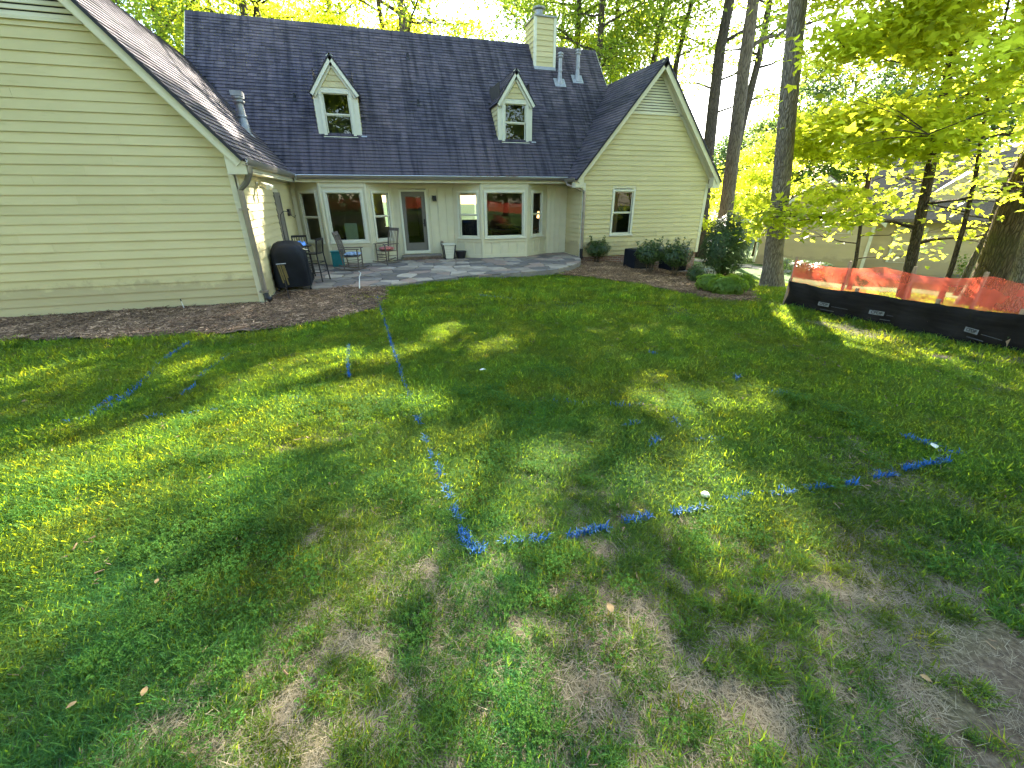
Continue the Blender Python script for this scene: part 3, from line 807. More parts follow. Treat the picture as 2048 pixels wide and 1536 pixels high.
# ---- dormers
def dormer(x0, x1, seed):
    y = 17.2; xm = (x0 + x1) / 2; zb = zr(y) + .0; ze = 5.33; za = 6.27; hw = (x1 - x0) / 2
    wx0, wx1, wz0, wz1 = xm - .41, xm + .41, 4.03, 5.23
    mb = MB()
    mb.box(x0, wx0, y, y + .1, zb - .3, ze); mb.box(wx1, x1, y, y + .1, zb - .3, ze); mb.box(wx0, wx1, y, y + .1, wz1, ze); mb.box(wx0, wx1, y, y + .1, zb - .3, wz0)
    mb.prism([(x0, y, ze), (x1, y, ze), (xm, y, za - .1)], (0, .1, 0))
    d = part('dormer_wall', mb, M['white'], house)
    for s in (-1, 1):      # cheeks
        xe = x0 if s < 0 else x1
        part('cheek', MB().prism([(xe - s * .06, y + .1, zb - .2), (xe - s * .06, EY + (ze - EZ) / MS + .1, ze), (xe - s * .06, y + .1, ze)], (s * .055, 0, 0)), M['white'], d)
        z = zb
        while z < ze - .03:
            t = min(z + EXPO, ze)
            yb0, yb1 = EY + (z - EZ) / MS, EY + (t - EZ) / MS
            board(d, (xe, y + .1, z), (xe, max(yb0, y + .12), z), (xe, y + .1, t), (xe, max(yb1, y + .12), t), (s, 0, 0))
            z += EXPO
    z = ze + .06; inset = .17
    sl_ = (za - ze) / hw
    while z < za - inset - .05:
        t = min(z + EXPO, za - inset)
        w0, w1 = (za - inset - z) / sl_, max(.005, (za - inset - t) / sl_)
        board(d, (xm - w0, y, z), (xm + w0, y, z), (xm - w1, y, t), (xm + w1, y, t), (0, -1, 0)); z += EXPO
    part('head_trim', MB().box(x0 + .01, x1 - .01, y - .035, y - .001, ze - .09, ze + .03), M['white'], d)
    window(house, (wx0, y, wz0), ux, -uy, wx1 - wx0, wz1 - wz0, cas=.1, deep=.1)
    part('dormer_blackout', MB().box(x0 + .1, x1 - .1, 18.7, 18.75, 3.9, 6).box(x0 + .08, x0 + .1, 17.3, 18.7, 3.9, 5.9).box(x1 - .1, x1 - .08, 17.3, 18.7, 3.9, 5.9).box(x0 + .1, x1 - .1, 17.3, 18.7, 5.5, 5.55).add(
        [(x0 + .1, 17.3, zr(17.3) + .05), (x1 - .1, 17.3, zr(17.3) + .05), (x1 - .1, 18.7, zr(18.7) + .05), (x0 + .1, 18.7, zr(18.7) + .05)], [(0, 1, 2, 3)]), M['inwall'], house)  # dark lining added to black out the view behind the dormer panes
    # little roof with shingles, rake boards
    yr = EY + (za - EZ) / MS; ov = .09
    for s in (-1, 1):
        e = Vector((xm + s * (hw + ov), y - .16, za - sl_ * (hw + ov))); up = (Vector((xm, y - .16, za)) - e); ln = up.length; up.normalize()
        n = up.cross(uy) * (1 if s > 0 else -1)
        if n.z < 0: n = -n
        rf = part('dormer_roof', MB().obox(e, uy, up, n, (0, yr - y + .1), (0, ln), (-.035, -.003)), M['underlay'], house)
        shingles(rf, e, uy, up, n, yr - y + .1, ln, lambda c: c.z > zr(c.y) - .03, None, tab=.28, seed=seed + s)
        part('rake_board', MB().obox(Vector((xm, y - .15, za)), -up, -n, uy, (0, ln), (.03, .13), (0, .03)), M['white'], d)
        part('rake_frieze', MB().obox(Vector((xm, y - .0, za)), -up, -n, uy, (.05, ln - .02), (.13, .2), (-.06, -.002)), M['white'], d)
        part('rake_soffit', MB().obox(Vector((xm, y - .15, za)), -up, -n, uy, (.02, ln), (.1, .11), (.031, .15)), M['white'], d)
    part('flashing', MB().obox(Vector((x1 - .03, y - .07, zb - .06)), ux, sv, nv, (0, .18), (0, .06), (.016, .022)), M['flash'], d)
dormer(*DORM[0], 11); dormer(*DORM[1], 21)

# ---- chimney, flues, gutters, downspouts
cx0, cx1, cy0, cy1, cz1 = 7.04, 7.88, 19.75, 20.95, 8.66
ch = part('chimney', MB().box(cx0, cx1, cy0, cy1, zr(cy0) - .3, cz1), M['trim'], house)
z = zr(cy0) - .02
while z < cz1 - .04:
    t = min(z + .178, cz1)
    board(ch, (cx0 + .06, cy0, z), (cx1 - .06, cy0, z), (cx0 + .06, cy0, t), (cx1 - .06, cy0, t), (0, -1, 0))
    for xe, s in ((cx0, -1), (cx1, 1)):
        yb = min(EY + (z - EZ) / MS, cy1)
        board(ch, (xe, cy0 + .06, z), (xe, cy1, z), (xe, cy0 + .06, t), (xe, cy1, t), (s, 0, 0))
    z += .178
for x in (cx0, cx1):
    part('corner_board', MB().box(x - .05, x + .06, cy0 - .03, cy0 + .06, zr(cy0) - .1, cz1), M['white'], ch)
part('chimney_cap', MB().box(cx0 - .06, cx1 + .06, cy0 - .06, cy1 + .06, cz1, cz1 + .05).lathe((7.4, 20.35, cz1 + .05), [(.36, 0), (.36, .05), (.2, .1), (.17, .16), (.17, .34), (.26, .36), (.27, .42), (.05, .5)], 18), M['metal'], ch)
part('flashing', MB().obox(Vector((cx0 - .05, cy0 - .12, zr(cy0 - .12))), ux, sv, nv, (0, cx1 - cx0 + .1), (0, .18), (.018, .024)), M['flash'], ch)
def flue(x, y, z, h, r, n, tilt=None):
    mb = MB()
    mb.lathe((x, y, z - .3), [(r * 1.5, 0), (r * 1.45, .3), (r * 1.1, .55), (r, .6), (r, .3 + h)], 14)
    f = part('flue_pipe', mb, M['metal'], house, smooth=False)
    part('flue_collar', MB().lathe((x, y, z + h * .45), [(r * 1.02, 0), (r * 1.35, .01), (r * 1.3, .05), (r * 1.02, .06)], 14), M['metal'], f)
    part('flue_cap', MB().lathe((x, y, z + h), [(r * 1.35, .0), (r * 1.5, .03), (r * 1.5, .06), (r * 1.1, .07), (r * 1.1, .1), (r * 1.6, .11), (r * 1.6, .15), (r * .6, .2)], 14), M['metal'], f)
    return f
for px, py in ((1121, 172), (1156, 165)):
    b = onplane(px, py, o_main, nv)
    f = flue(b.x, b.y + .12, zr(b.y + .12), .82, .078, nv)
    part('flashing', MB().obox(b + Vector((-.24, 0, 0)), ux, sv, nv, (0, .48), (-.06, .38), (.018, .024)), M['flash'], f)
b = onplane(500, 268, oL, nl_)
f = flue(b.x - .1, b.y, oL.z + PITCHW * (-2.3 - b.x + .1), .62, .1, nl_)
part('flue_hood', MB().box(b.x - .24, b.x + .04, b.y - .16, b.y + .16, b.z + .9, b.z + 1.02), M['metal'], f)
part('flashing', MB().obox(b + Vector((0, -.2, 0)), uy, sl, nl_, (0, .4), (-.12, .3), (.018, .024)), M['flash'], f)
for px, py in ((590, 200), (816, 118), (837, 210)):
    b = onplane(px, py, o_main, nv)
    part('pipe_boot', MB().lathe((b.x, b.y + .03, b.z - .05), [(.11, 0), (.1, .05), (.05, .1), (.045, .24), (.03, .25)], 10), M['underlay'], house)
def gutter(name, o, a, n, ln):
    prof = [(0, 0), (.085, 0), (.115, .055), (.125, .115), (.108, .115), (.098, .06), (.078, .014), (0, .014)]
    return part(name, MB().prism([Vector(o) + Vector(n) * u + uz * z for u, z in prof], Vector(a) * ln), M['gutter'], house)
part('drip_edge', MB().obox(Vector((-2.25, EY - .035, EZ - .012)), ux, Vector((0, -.5, -1)).normalized(), Vector((0, -1, .5)).normalized(), (0, 9.4), (0, .05), (0, .003)), M['drip'], house)
part('drip_edge', MB().obox(Vector((-2.262, LY - .33, oL.z - .01)), uy, Vector((.5, 0, -1)).normalized(), Vector((1, 0, .5)).normalized(), (0, 5.8), (0, .045), (0, .003)), M['drip'], house)
gm = gutter('gutter', (-2.2, EY + .01, EZ - .14), ux, -uy, 7.2 + 2.2)
gutter('gutter', (-2.338, LY - .3, 2.72), uy, ux, EY - LY + .25)
gutter('gutter', (7.09, RYf - .33, 2.64), uy, -ux, .95)
def downspout(pts, s=.045):
    return part('downspout', MB().tube(pts, s, 6), M['gutter'], house)
d_ = downspout([(-2.24, LY - .2, 2.72), (-2.26, LY - .2, 2.6), (-2.38, LY - .12, 2.42), (-2.53, LY - .09, 2.28), (-2.535, LY - .09, 1.2), (-2.535, LY - .09, .16)], .055)
for zz in (1.9, .22): part('strap', MB().box(-2.63, -2.46, LY - .16, LY - .03, zz, zz + .04), M['gutter'], d_)
part('drain_hose', MB().tube([(-2.53, LY - .1, .2), (-2.5, LY - .12, .1), (-2.44, LY - .14, .05)], [.06, .065, .06], 8), M['dark'], d_)
d_ = downspout([(7.02, RYf + .45, 2.68), (7.04, RYf + .4, 2.56), (7.3, RYf + .1, 2.44), (7.53, RYf - .09, 2.32), (7.535, RYf - .09, 1.2), (7.535, RYf - .09, .02)], .05)
part('drain_hose', MB().tube([(7.53, RYf - .09, .3), (7.53, RYf - .1, .02), (7.55, RYf - .16, -.04)], [.065, .065, .06], 8), M['dark'], d_)
# leaf litter caught in the gutter
M['litter'] = simple('brown leaf litter', (.16, .07, .035), .9, .4, 20)
lm = MB(); rl_ = random.Random(9)
for i in range(260):
    x = rl_.choice((rl_.gauss(3.9, .35), rl_.gauss(4.75, .22), rl_.gauss(5.0, .1))); c = Vector((x, EY - .05 + rl_.uniform(-.05, .14), EZ - .02 + rl_.uniform(-.02, .05)))
    a = rl_.uniform(0, 6.28); d = Vector((cos(a), sin(a) * .5, rl_.uniform(-.3, .5))) * rl_.uniform(.03, .08); w = Vector((-sin(a), cos(a), .2)) * .01
    lm.add([c - d, c + w, c + d, c - w], [(0, 1, 2, 3)])
part('gutter_litter', lm, M['litter'], gm)

# ---- behind the panes: blinds, lamp, furniture
M['blind'] = simple('white blind slats', (.75, .75, .72), .5, .04)
bd = thing('window_blind', 'white slatted blind seen inside behind the right bay window', 'blind', (4.97, 24.2, .85))
mb = MB()
for i in range(30): mb.obox((-.8, 0, .03 + i * .046), ux, (0, .8, .6), (0, -.6, .8), (0, 1.1), (-.02, .02), (-.0015, .0015))
bs_ = part('slats', mb, M['blind'], bd); part('head_rail', MB().box(-.8, .8, -.03, .03, 1.39, 1.44), M['blind'], bd)
M['shade'] = bpy.data.materials.new('lit lamp shade'); M['shade'].use_nodes = True
_b = M['shade'].node_tree.nodes['Principled BSDF']; _b.inputs['Base Color'].default_value = (.8, .55, .3, 1); _b.inputs['Emission Color'].default_value = (1, .55, .2, 1); _b.inputs['Emission Strength'].default_value = .75
la = thing('table_lamp', 'small lit lamp glowing inside behind the narrow bay pane', 'lamp', (6.75, 18.0, .9))
part('lamp_base', MB().lathe((0, 0, 0), [(.09, 0), (.09, .02), (.03, .05), (.05, .2), (.02, .36), (.015, .45)], 12), M['gutter'], la)
part('lamp_shade', MB().lathe((0, 0, .42), [(.13, 0), (.095, .26)], 14), M['shade'], la)
st = thing('side_table', 'dim side table carrying the lit lamp indoors', 'table', (6.75, 18.0, .24))
mb = MB().box(-.25, .25, -.25, .25, .62, .66); part('table_top', mb, M['infloor'], st)
for sx in (-1, 1):
    for sy in (-1, 1): part('leg', MB().box(sx * .22 - .02, sx * .22 + .02, sy * .22 - .02, sy * .22 + .02, 0, .62), M['infloor'], st)
M['navy'] = simple('navy upholstery', (.02, .026, .045), .9)
ac = thing('armchair', 'dark blue armchair indoors behind the left pane of the right bay', 'armchair', (3.75, 18.2, .24))
part('seat', MB().box(-.4, .4, -.4, .4, .1, .45), M['navy'], ac, bevel=.04); part('backrest', MB().box(-.42, .42, -.55, -.36, .1, 1.08), M['navy'], ac, bevel=.05)
for s in (-1, 1): part('arm', MB().box(s * .46 - .07, s * .46 + .07, -.5, .4, .1, .65), M['navy'], ac, bevel=.04)
M['gold'] = simple('yellow straw bowl', (.45, .3, .09), .8, .4, 15)
bt = thing('dining_table', 'dark dining table indoors behind the wide right bay pane', 'table', (5.2, 17.8, .24))
part('table_top', MB().box(-.8, .8, -.45, .45, .66, .71), M['infloor'], bt)
for sx in (-1, 1):
    for sy in (-1, 1): part('leg', MB().box(sx * .72 - .035, sx * .72 + .035, sy * .38 - .035, sy * .38 + .035, 0, .66), M['infloor'], bt)
bw = part('bowl', MB().lathe((5.1, 17.7, .955), [(.2, 0), (.34, .09), (.42, .16), (.4, .16), (.3, .1), (.1, .06)], 20), M['gold'])
tag(bw, 'shallow yellow straw bowl on the dining table indoors', 'bowl')
M['panel'] = simple('pale green board', (.42, .5, .38), .6, .06)
pb = part('reflection_panel', MB().obox((-1.05, 16.62, .7), ux, Vector((0, .18, 1)).normalized(), Vector((0, -1, .18)).normalized(), (0, .42), (0, .62), (0, .03)), M['panel'])  # panel added indoors to imitate a reflection in the pane
tag(pb, 'pale green board set behind the left bay window in place of a reflection', 'board')
part('window_seat', MB().box(-1.6, -.25, 16.36, 17.3, .3, .69).box(3.9, 5.5, 16.36, 17.1, .3, .69), M['trim'], house)

# ================================================================== TREES
# gaps in the canopy: where the sun reaches the lawn (outlines on the ground)
GAPS = [(w, bed_poly(p)) for w, p in (
    (.97, [(0, 940), (150, 900), (330, 855), (480, 815), (590, 795), (700, 770), (830, 800), (870, 850), (760, 872), (640, 885), (560, 905), (420, 955), (250, 1015), (100, 1065), (0, 1085)]),
    (.95, [(450, 778), (540, 735), (640, 708), (695, 708), (690, 732), (610, 755), (520, 780), (470, 794)]),
    (.9, [(320, 752), (390, 725), (415, 736), (350, 768)]),
    (.5, [(0, 765), (110, 740), (195, 730), (190, 747), (60, 788), (0, 798)]),
    (.92, [(742, 714), (800, 696), (832, 705), (760, 732)]),
    (.95, [(855, 674), (895, 648), (906, 662), (880, 686)]),
    (.9, [(962, 694), (1005, 680), (1012, 696), (972, 704)]),
    (.97, [(1280, 775), (1330, 760), (1385, 790), (1415, 830), (1408, 865), (1370, 855), (1335, 818), (1290, 802)]),
    (.8, [(1412, 785), (1470, 773), (1545, 785), (1530, 810), (1450, 815), (1418, 802)]),
    (.95, [(700, 880), (830, 870), (1000, 890), (1090, 888), (1115, 930), (1000, 962), (850, 972), (740, 932)]),
    (.93, [(720, 990), (900, 980), (1050, 1010), (1040, 1080), (900, 1130), (780, 1110), (700, 1060)]),
    (.9, [(1300, 970), (1400, 938), (1480, 955), (1565, 1040), (1545, 1090), (1440, 1065), (1340, 1012)]),
    (.55, [(0, 1280), (420, 1200), (560, 1540), (0, 1540)]),
    (.6, [(560, 1130), (1120, 1120), (1060, 1400), (620, 1460)]),
    (.9, [(430, 900), (600, 885), (760, 900), (720, 960), (600, 1010), (470, 990)]),
    (.93, [(0, 1090), (150, 1060), (300, 1080), (200, 1180), (80, 1260), (0, 1290)]),
    (.75, [(250, 1030), (420, 980), (560, 940), (640, 960), (560, 1010), (400, 1090), (260, 1110)]),
    (.97, [(1500, 606), (1532, 614), (1585, 662), (1575, 682), (1540, 664)]),
    (.97, [(1555, 610), (1610, 624), (1655, 652), (1708, 688), (1685, 698), (1620, 684), (1578, 642)]),
    (.9, [(1655, 632), (1730, 650), (1800, 675), (1900, 697), (1990, 716), (2060, 740), (2060, 795), (1960, 765), (1850, 735), (1760, 714), (1700, 682)]))]
def grow(poly, d):
    cx = sum(p[0] for p in poly) / len(poly); cy = sum(p[1] for p in poly) / len(poly)
    return [(cx + (p[0] - cx) * (1 + d / math.hypot(p[0] - cx, p[1] - cy)), cy + (p[1] - cy) * (1 + d / math.hypot(p[0] - cx, p[1] - cy))) for p in poly]
GAPS = [(w, grow(p, .2)) for w, p in GAPS]
GAPS += [(.95, [(9.6, 8.5), (8.8, 3.0), (6.5, -2), (4, -6), (8, -6), (18.5, 6), (22, 15), (13.5, 17), (12.8, 12.5)]), (.9, [(-3.9, 10.0), (-3.7, 9.2), (-4.2, 8.5), (-4.9, 8.7), (-4.9, 9.8)]), (.3, [(-9, 8.5), (-5, 8.8), (-5, 12), (-9, 12)])]
def roof_gap(pts):
    out = []
    for q in pts:
        P = onplane(*q, oL, nl_); t = P.z / tan(SUN_EL); out.append((P.x - t * sin(SUN_AZ), P.y - t * cos(SUN_AZ)))
    return out
GAPS += [(.97, roof_gap(p)) for p in ([(150, 0), (195, 0), (290, 80), (350, 135), (490, 275), (478, 285), (420, 225), (300, 120), (230, 60)], [(225, 30), (245, 28), (330, 95), (405, 165), (395, 172), (330, 115)])]
def shade_cull(P, keep_min=0.0, seed=0):
    """which leaves stay: the canopy is open where the sun comes through to the lawn"""
    r = np.random.default_rng(seed)
    t = (P[:, 2] - .25) / tan(SUN_EL)
    x = P[:, 0] - t * sin(SUN_AZ); y = P[:, 1] - t * cos(SUN_AZ)
    t = (P[:, 2] - terrain(x, y)) / tan(SUN_EL); x = P[:, 0] - t * sin(SUN_AZ); y = P[:, 1] - t * cos(SUN_AZ)
    g = np.zeros(len(P))
    for w, poly in GAPS: g = np.maximum(g, w * in_poly(poly, x, y))
    g = np.maximum(g, .0 * ((x > -6) & (x < 8) & (y > -3) & (y < 5.5)))
    return r.random(len(P)) > g
COVER = []

def leaf_mesh(name, P, size, seed, up=.8, aspect=.55, lobes=1, fold=.12):
    r = np.random.default_rng(seed); n = len(P)
    nrm = r.normal(size=(n, 3)) * .62 + np.array([0, 0, up]); nrm /= np.linalg.norm(nrm, axis=1)[:, None]
    d = r.normal(size=(n, 3)); d -= nrm * (d * nrm).sum(1)[:, None]; d /= np.linalg.norm(d, axis=1)[:, None]
    s = np.cross(nrm, d)
    L = (size * r.uniform(.65, 1.3, n))[:, None]
    vs = []; 
    for k in range(lobes):
        if lobes == 1: dd, ss, f = d, s, 1.0
        else:
            a = (k - (lobes - 1) / 2) * 1.05
            dd = d * cos(a) + s * sin(a); ss = -d * sin(a) + s * cos(a); f = 1.0 if k == lobes // 2 else .78
        b = P - d * L * (.5 if lobes == 1 else .35)
        w = ss * L * aspect * .5 * f
        mid = b + dd * L * f * .55
        q = np.stack([b, mid + w + nrm * L * fold, b + dd * L * f, mid - w + nrm * L * fold], 1)
        vs.append(q)
    V = np.stack(vs, 1).reshape(-1, 3)
    nq = n * lobes
    Q = np.arange(nq * 4).reshape(nq, 4)
    return np_mesh(name, V, Q)

LEAVES = dict(
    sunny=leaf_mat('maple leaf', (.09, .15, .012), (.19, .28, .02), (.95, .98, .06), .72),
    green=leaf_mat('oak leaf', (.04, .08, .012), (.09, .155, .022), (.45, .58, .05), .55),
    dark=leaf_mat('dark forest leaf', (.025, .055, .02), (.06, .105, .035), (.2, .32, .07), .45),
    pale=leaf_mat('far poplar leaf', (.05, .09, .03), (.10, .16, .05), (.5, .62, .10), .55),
    holly=leaf_mat('holly leaf', (.028, .058, .018), (.065, .115, .034), (.14, .22, .03), .3, .4, .3),
    box=leaf_mat('shrub leaf', (.025, .05, .012), (.06, .1, .022), (.12, .2, .03), .3, .4),
    lime=leaf_mat('lime green leaf', (.07, .14, .012), (.16, .25, .03), (.4, .55, .04), .5),
    silver=leaf_mat('pale flowering leaf', (.3, .34, .26), (.55, .56, .46), (.3, .35, .2), .3))
BARK = dict(
    poplar=bark_mat('furrowed grey bark', (.30, .25, .19), 2.4),
    pine=bark_mat('brown bark', (.22, .17, .125), 2.0),
    dark=bark_mat('dark bark', (.12, .095, .075), 2.2),
    sapling=bark_mat('thin dark bark', (.13, .10, .07), 2.5),
    mossy=bark_mat('mossy brown bark', (.17, .125, .065), 2.0, (.10, .10, .035)))

def tree(name, label, base, height, r0, top=(0, 0), crown=(8, 20, 5), nl=9000, size=.2, leaf='green', bark='poplar', seed=1, group=None, nlimb=14, clr=.75, flat=.6, lobes=1,
         path=None, cull=True, up=.8, rise=.35, flare=1.5, sub=3, aspect=.55, bare=.25):
    r = random.Random(seed); base = Vector(base)
    t = thing(name, label, 'tree', base, 0, group); ORG[t.name] = base
    base0 = base - Vector((0, 0, .25))
    if path is None:
        path = []
        for i in range(9):
            f = i / 8
            path.append(base0 + Vector((top[0] * f + r.uniform(-.08, .08) * min(1, f * 3), top[1] * f + r.uniform(-.08, .08) * min(1, f * 3), (height + .25) * f)))
    def along(z):
        for i in range(len(path) - 1):
            if path[i + 1].z >= z:
                f = (z - path[i].z) / max(1e-6, path[i + 1].z - path[i].z); return path[i].lerp(path[i + 1], max(0, min(1, f)))
        return path[-1]
    def rad(z):
        f = (z - base0.z) / height
        return r0 * max(.12, 1 - .82 * max(0, f) ** 1.15)
    fine = []
    for i in range(len(path) - 1):
        for k in range(3): fine.append(path[i].lerp(path[i + 1], k / 3))
    fine.append(path[-1])
    radii = [rad(p.z) * (1 + (flare - 1) * math.exp(-max(0, p.z - base.z) / .35)) * r.uniform(.97, 1.03) for p in fine]
    mb = MB().tube(fine, radii, 14)
    tips = []
    z0, z1, R = crown
    for i in range(nlimb):
        f = (i + r.random()) / nlimb
        z = base.z + z0 + (z1 - z0) * (f ** .9) * .93
        p = along(z); a = i * 2.4 + r.uniform(-.5, .5)
        ln = R * (.55 + .6 * sin(pi * min(1, .25 + f * .75))) * r.uniform(.75, 1.1)
        h = Vector((cos(a), sin(a), 0)); rr = rad(p.z) * .42
        pts = [p]
        for k in range(1, 6):
            q = p + h * ln * k / 5 + uz * (ln * rise * (k / 5) ** .8) + Vector((r.uniform(-.1, .1), r.uniform(-.1, .1), r.uniform(-.1, .1))) * ln * .25
            pts.append(q)
        mb.tube(pts, [rr, rr * .8, rr * .6, rr * .42, rr * .26, rr * .12], 6)
        for k in range(1, 6):
            if k / 5 > bare: tips.append(pts[k])
            for _ in range(sub):
                if k < 2: continue
                b = a + r.choice((-1, 1)) * r.uniform(.4, 1.3); l2 = ln * r.uniform(.2, .42)
                e = pts[k] + Vector((cos(b), sin(b), r.uniform(-.25, .5))) * l2
                mb.tube([pts[k], pts[k].lerp(e, .5) + Vector((0, 0, .05 * l2)), e], [rr * .3, rr * .2, rr * .08], 5, cap=False)
                tips += [e, pts[k].lerp(e, .55)]
    part('trunk', mb, BARK[bark], t, smooth=True)
    g = np.random.default_rng(seed)
    tips = np.array([list(p) for p in tips])
    wt = g.uniform(.25, 1.6, len(tips)); wt /= wt.sum()
    ci = g.choice(len(tips), nl, p=wt)
    P = tips[ci] + g.normal(size=(nl, 3)) * np.array([clr, clr, clr * flat]) * g.uniform(.5, 1.1, len(tips))[ci][:, None]
    if cull: P = P[shade_cull(P, seed=seed)]
    COVER.append((P, size))
    me = leaf_mesh('crown', P - np.array(base), size, seed + 1, up=up, aspect=aspect, lobes=lobes)
    o = bpy.data.objects.new('crown', me); COL.objects.link(o); me.materials.append(LEAVES[leaf]); o.parent = t
    return t

def trunk_path(pts, Yd, height):
    """trunk axis from image points at depth Yd, prolonged to the full height"""
    P = [atY(x, y, Yd) for x, y in pts]
    base = P[0].copy(); base.z = float(terrain(base.x, base.y)); 
    d = (P[-1] - P[-2]); d = d / d.z
    P[0] = base - Vector((0, 0, .3))
    top = base.z + height; last = P[-1].copy()
    k = 1
    while last.z < top:
        last = last + d * 2.0 + Vector((.12 * sin(k * 1.7), .1 * cos(k * 2.1), 0)); P.append(last.copy()); k += 1
    return base, P

# three tall trunks beside the right wing
b, p = trunk_path([(1546, 577), (1548, 500), (1562, 380), (1577, 200), (1596, 0)], G(1546, 577).y, 21)
tree('poplar_tree', 'tall straight grey trunk with furrowed bark left of the black silt fence', b, 21, .24, crown=(8.5, 20.5, 4.4), nl=12000, size=.2, leaf='green', seed=31, group='tall trees beside the house', path=p, flare=1.7, bark='poplar', nlimb=12)
b, p = trunk_path([(1436, 505), (1452, 420), (1470, 280), (1486, 150), (1507, 0)], 16.8, 23)
tree('poplar_tree', 'tall leaning trunk rising behind the big round dark shrub', b, 23, .31, crown=(8, 22, 5), nl=15000, size=.22, leaf='green', seed=32, group='tall trees beside the house', path=p, bark='pine', nlimb=13)
b, p = trunk_path([(1398, 500), (1415, 320), (1428, 200), (1440, 100), (1460, 0)], 21.5, 24)
tree('poplar_tree', 'dark trunk cut by the right roof slope, third from the fence', b, 24, .36, crown=(10, 23, 5.5), nl=14000, size=.23, leaf='green', seed=33, group='tall trees beside the house', path=p, bark='dark', nlimb=13)
b, p = trunk_path([(1290, 300), (1305, 140), (1316, 70), (1334, 0)], 27, 24)
tree('poplar_tree', 'slim dark trunk just left of the right gable peak', b, 24, .24, crown=(11.5, 23, 4.5), nl=5500, size=.22, leaf='green', seed=34, group='trees behind the house', path=p, bark='dark', nlimb=12)
b, p = trunk_path([(1335, 300), (1352, 130), (1368, 60), (1385, 0)], 28.5, 24)
tree('poplar_tree', 'slim pale trunk just right of the right gable peak', b, 24, .25, crown=(11.5, 23, 4.5), nl=5500, size=.22, leaf='green', seed=35, group='trees behind the house', path=p, bark='dark', nlimb=12)
# trees over the main ridge
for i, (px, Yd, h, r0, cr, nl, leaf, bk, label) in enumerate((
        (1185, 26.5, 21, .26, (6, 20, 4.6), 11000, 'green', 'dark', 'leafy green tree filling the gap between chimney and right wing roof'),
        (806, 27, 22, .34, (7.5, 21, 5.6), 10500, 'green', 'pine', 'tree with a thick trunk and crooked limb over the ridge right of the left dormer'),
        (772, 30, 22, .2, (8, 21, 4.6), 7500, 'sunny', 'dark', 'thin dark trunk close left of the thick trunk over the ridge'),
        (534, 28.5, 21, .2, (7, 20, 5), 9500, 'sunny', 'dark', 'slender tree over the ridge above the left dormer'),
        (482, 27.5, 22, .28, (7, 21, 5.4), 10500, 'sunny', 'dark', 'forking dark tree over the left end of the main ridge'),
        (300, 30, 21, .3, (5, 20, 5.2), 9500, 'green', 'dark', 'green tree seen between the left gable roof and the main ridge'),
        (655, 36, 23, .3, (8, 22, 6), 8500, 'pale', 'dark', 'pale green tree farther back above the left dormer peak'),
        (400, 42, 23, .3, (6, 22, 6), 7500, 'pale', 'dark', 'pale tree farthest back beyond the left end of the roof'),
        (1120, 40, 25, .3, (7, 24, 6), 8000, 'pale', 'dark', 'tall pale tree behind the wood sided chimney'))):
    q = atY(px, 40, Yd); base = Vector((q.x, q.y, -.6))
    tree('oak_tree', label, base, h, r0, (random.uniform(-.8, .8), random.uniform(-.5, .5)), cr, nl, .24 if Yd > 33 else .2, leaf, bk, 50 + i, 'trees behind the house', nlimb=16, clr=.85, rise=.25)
# lower leafy trees close behind the ridge line
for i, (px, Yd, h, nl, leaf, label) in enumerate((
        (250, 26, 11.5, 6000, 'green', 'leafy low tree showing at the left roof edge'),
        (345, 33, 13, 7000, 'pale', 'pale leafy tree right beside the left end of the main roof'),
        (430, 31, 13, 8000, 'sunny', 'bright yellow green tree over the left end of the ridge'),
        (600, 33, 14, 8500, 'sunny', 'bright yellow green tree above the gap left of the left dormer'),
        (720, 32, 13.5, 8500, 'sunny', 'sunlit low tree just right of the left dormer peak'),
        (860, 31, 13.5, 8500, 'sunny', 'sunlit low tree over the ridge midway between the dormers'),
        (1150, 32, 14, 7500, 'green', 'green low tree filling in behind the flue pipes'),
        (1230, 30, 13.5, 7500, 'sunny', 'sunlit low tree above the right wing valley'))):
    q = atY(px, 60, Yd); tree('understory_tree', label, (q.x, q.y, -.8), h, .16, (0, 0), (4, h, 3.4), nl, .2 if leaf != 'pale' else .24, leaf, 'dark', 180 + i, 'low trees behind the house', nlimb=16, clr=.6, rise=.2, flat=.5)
# canopy trees right of the house that shade the lawn
for i, (x, y, h, cr, nl, label) in enumerate((
        (13.6, 30, 22, (8, 21, 5.5), 16000, 'broad tree standing behind the right wing roof'),
        (18.5, 33, 23, (9, 22, 6), 16000, 'broad tree far behind the right wing, right of the gable'),
        (24.5, 30, 23, (9, 22, 6), 13000, 'tree beyond the tall trunks, left of the neighbour house'),
        (22, 24.5, 22, (10, 21, 5), 12000, 'tree directly behind the tall furrowed trunk'))):
    tree('oak_tree', label, (x, y, float(terrain(x, y))), h, .3, (random.uniform(-1, 1), random.uniform(-1, 1)), cr, nl, .24, 'green', 'dark', 80 + i, 'trees behind the house', nlimb=15, clr=.95, rise=.25)
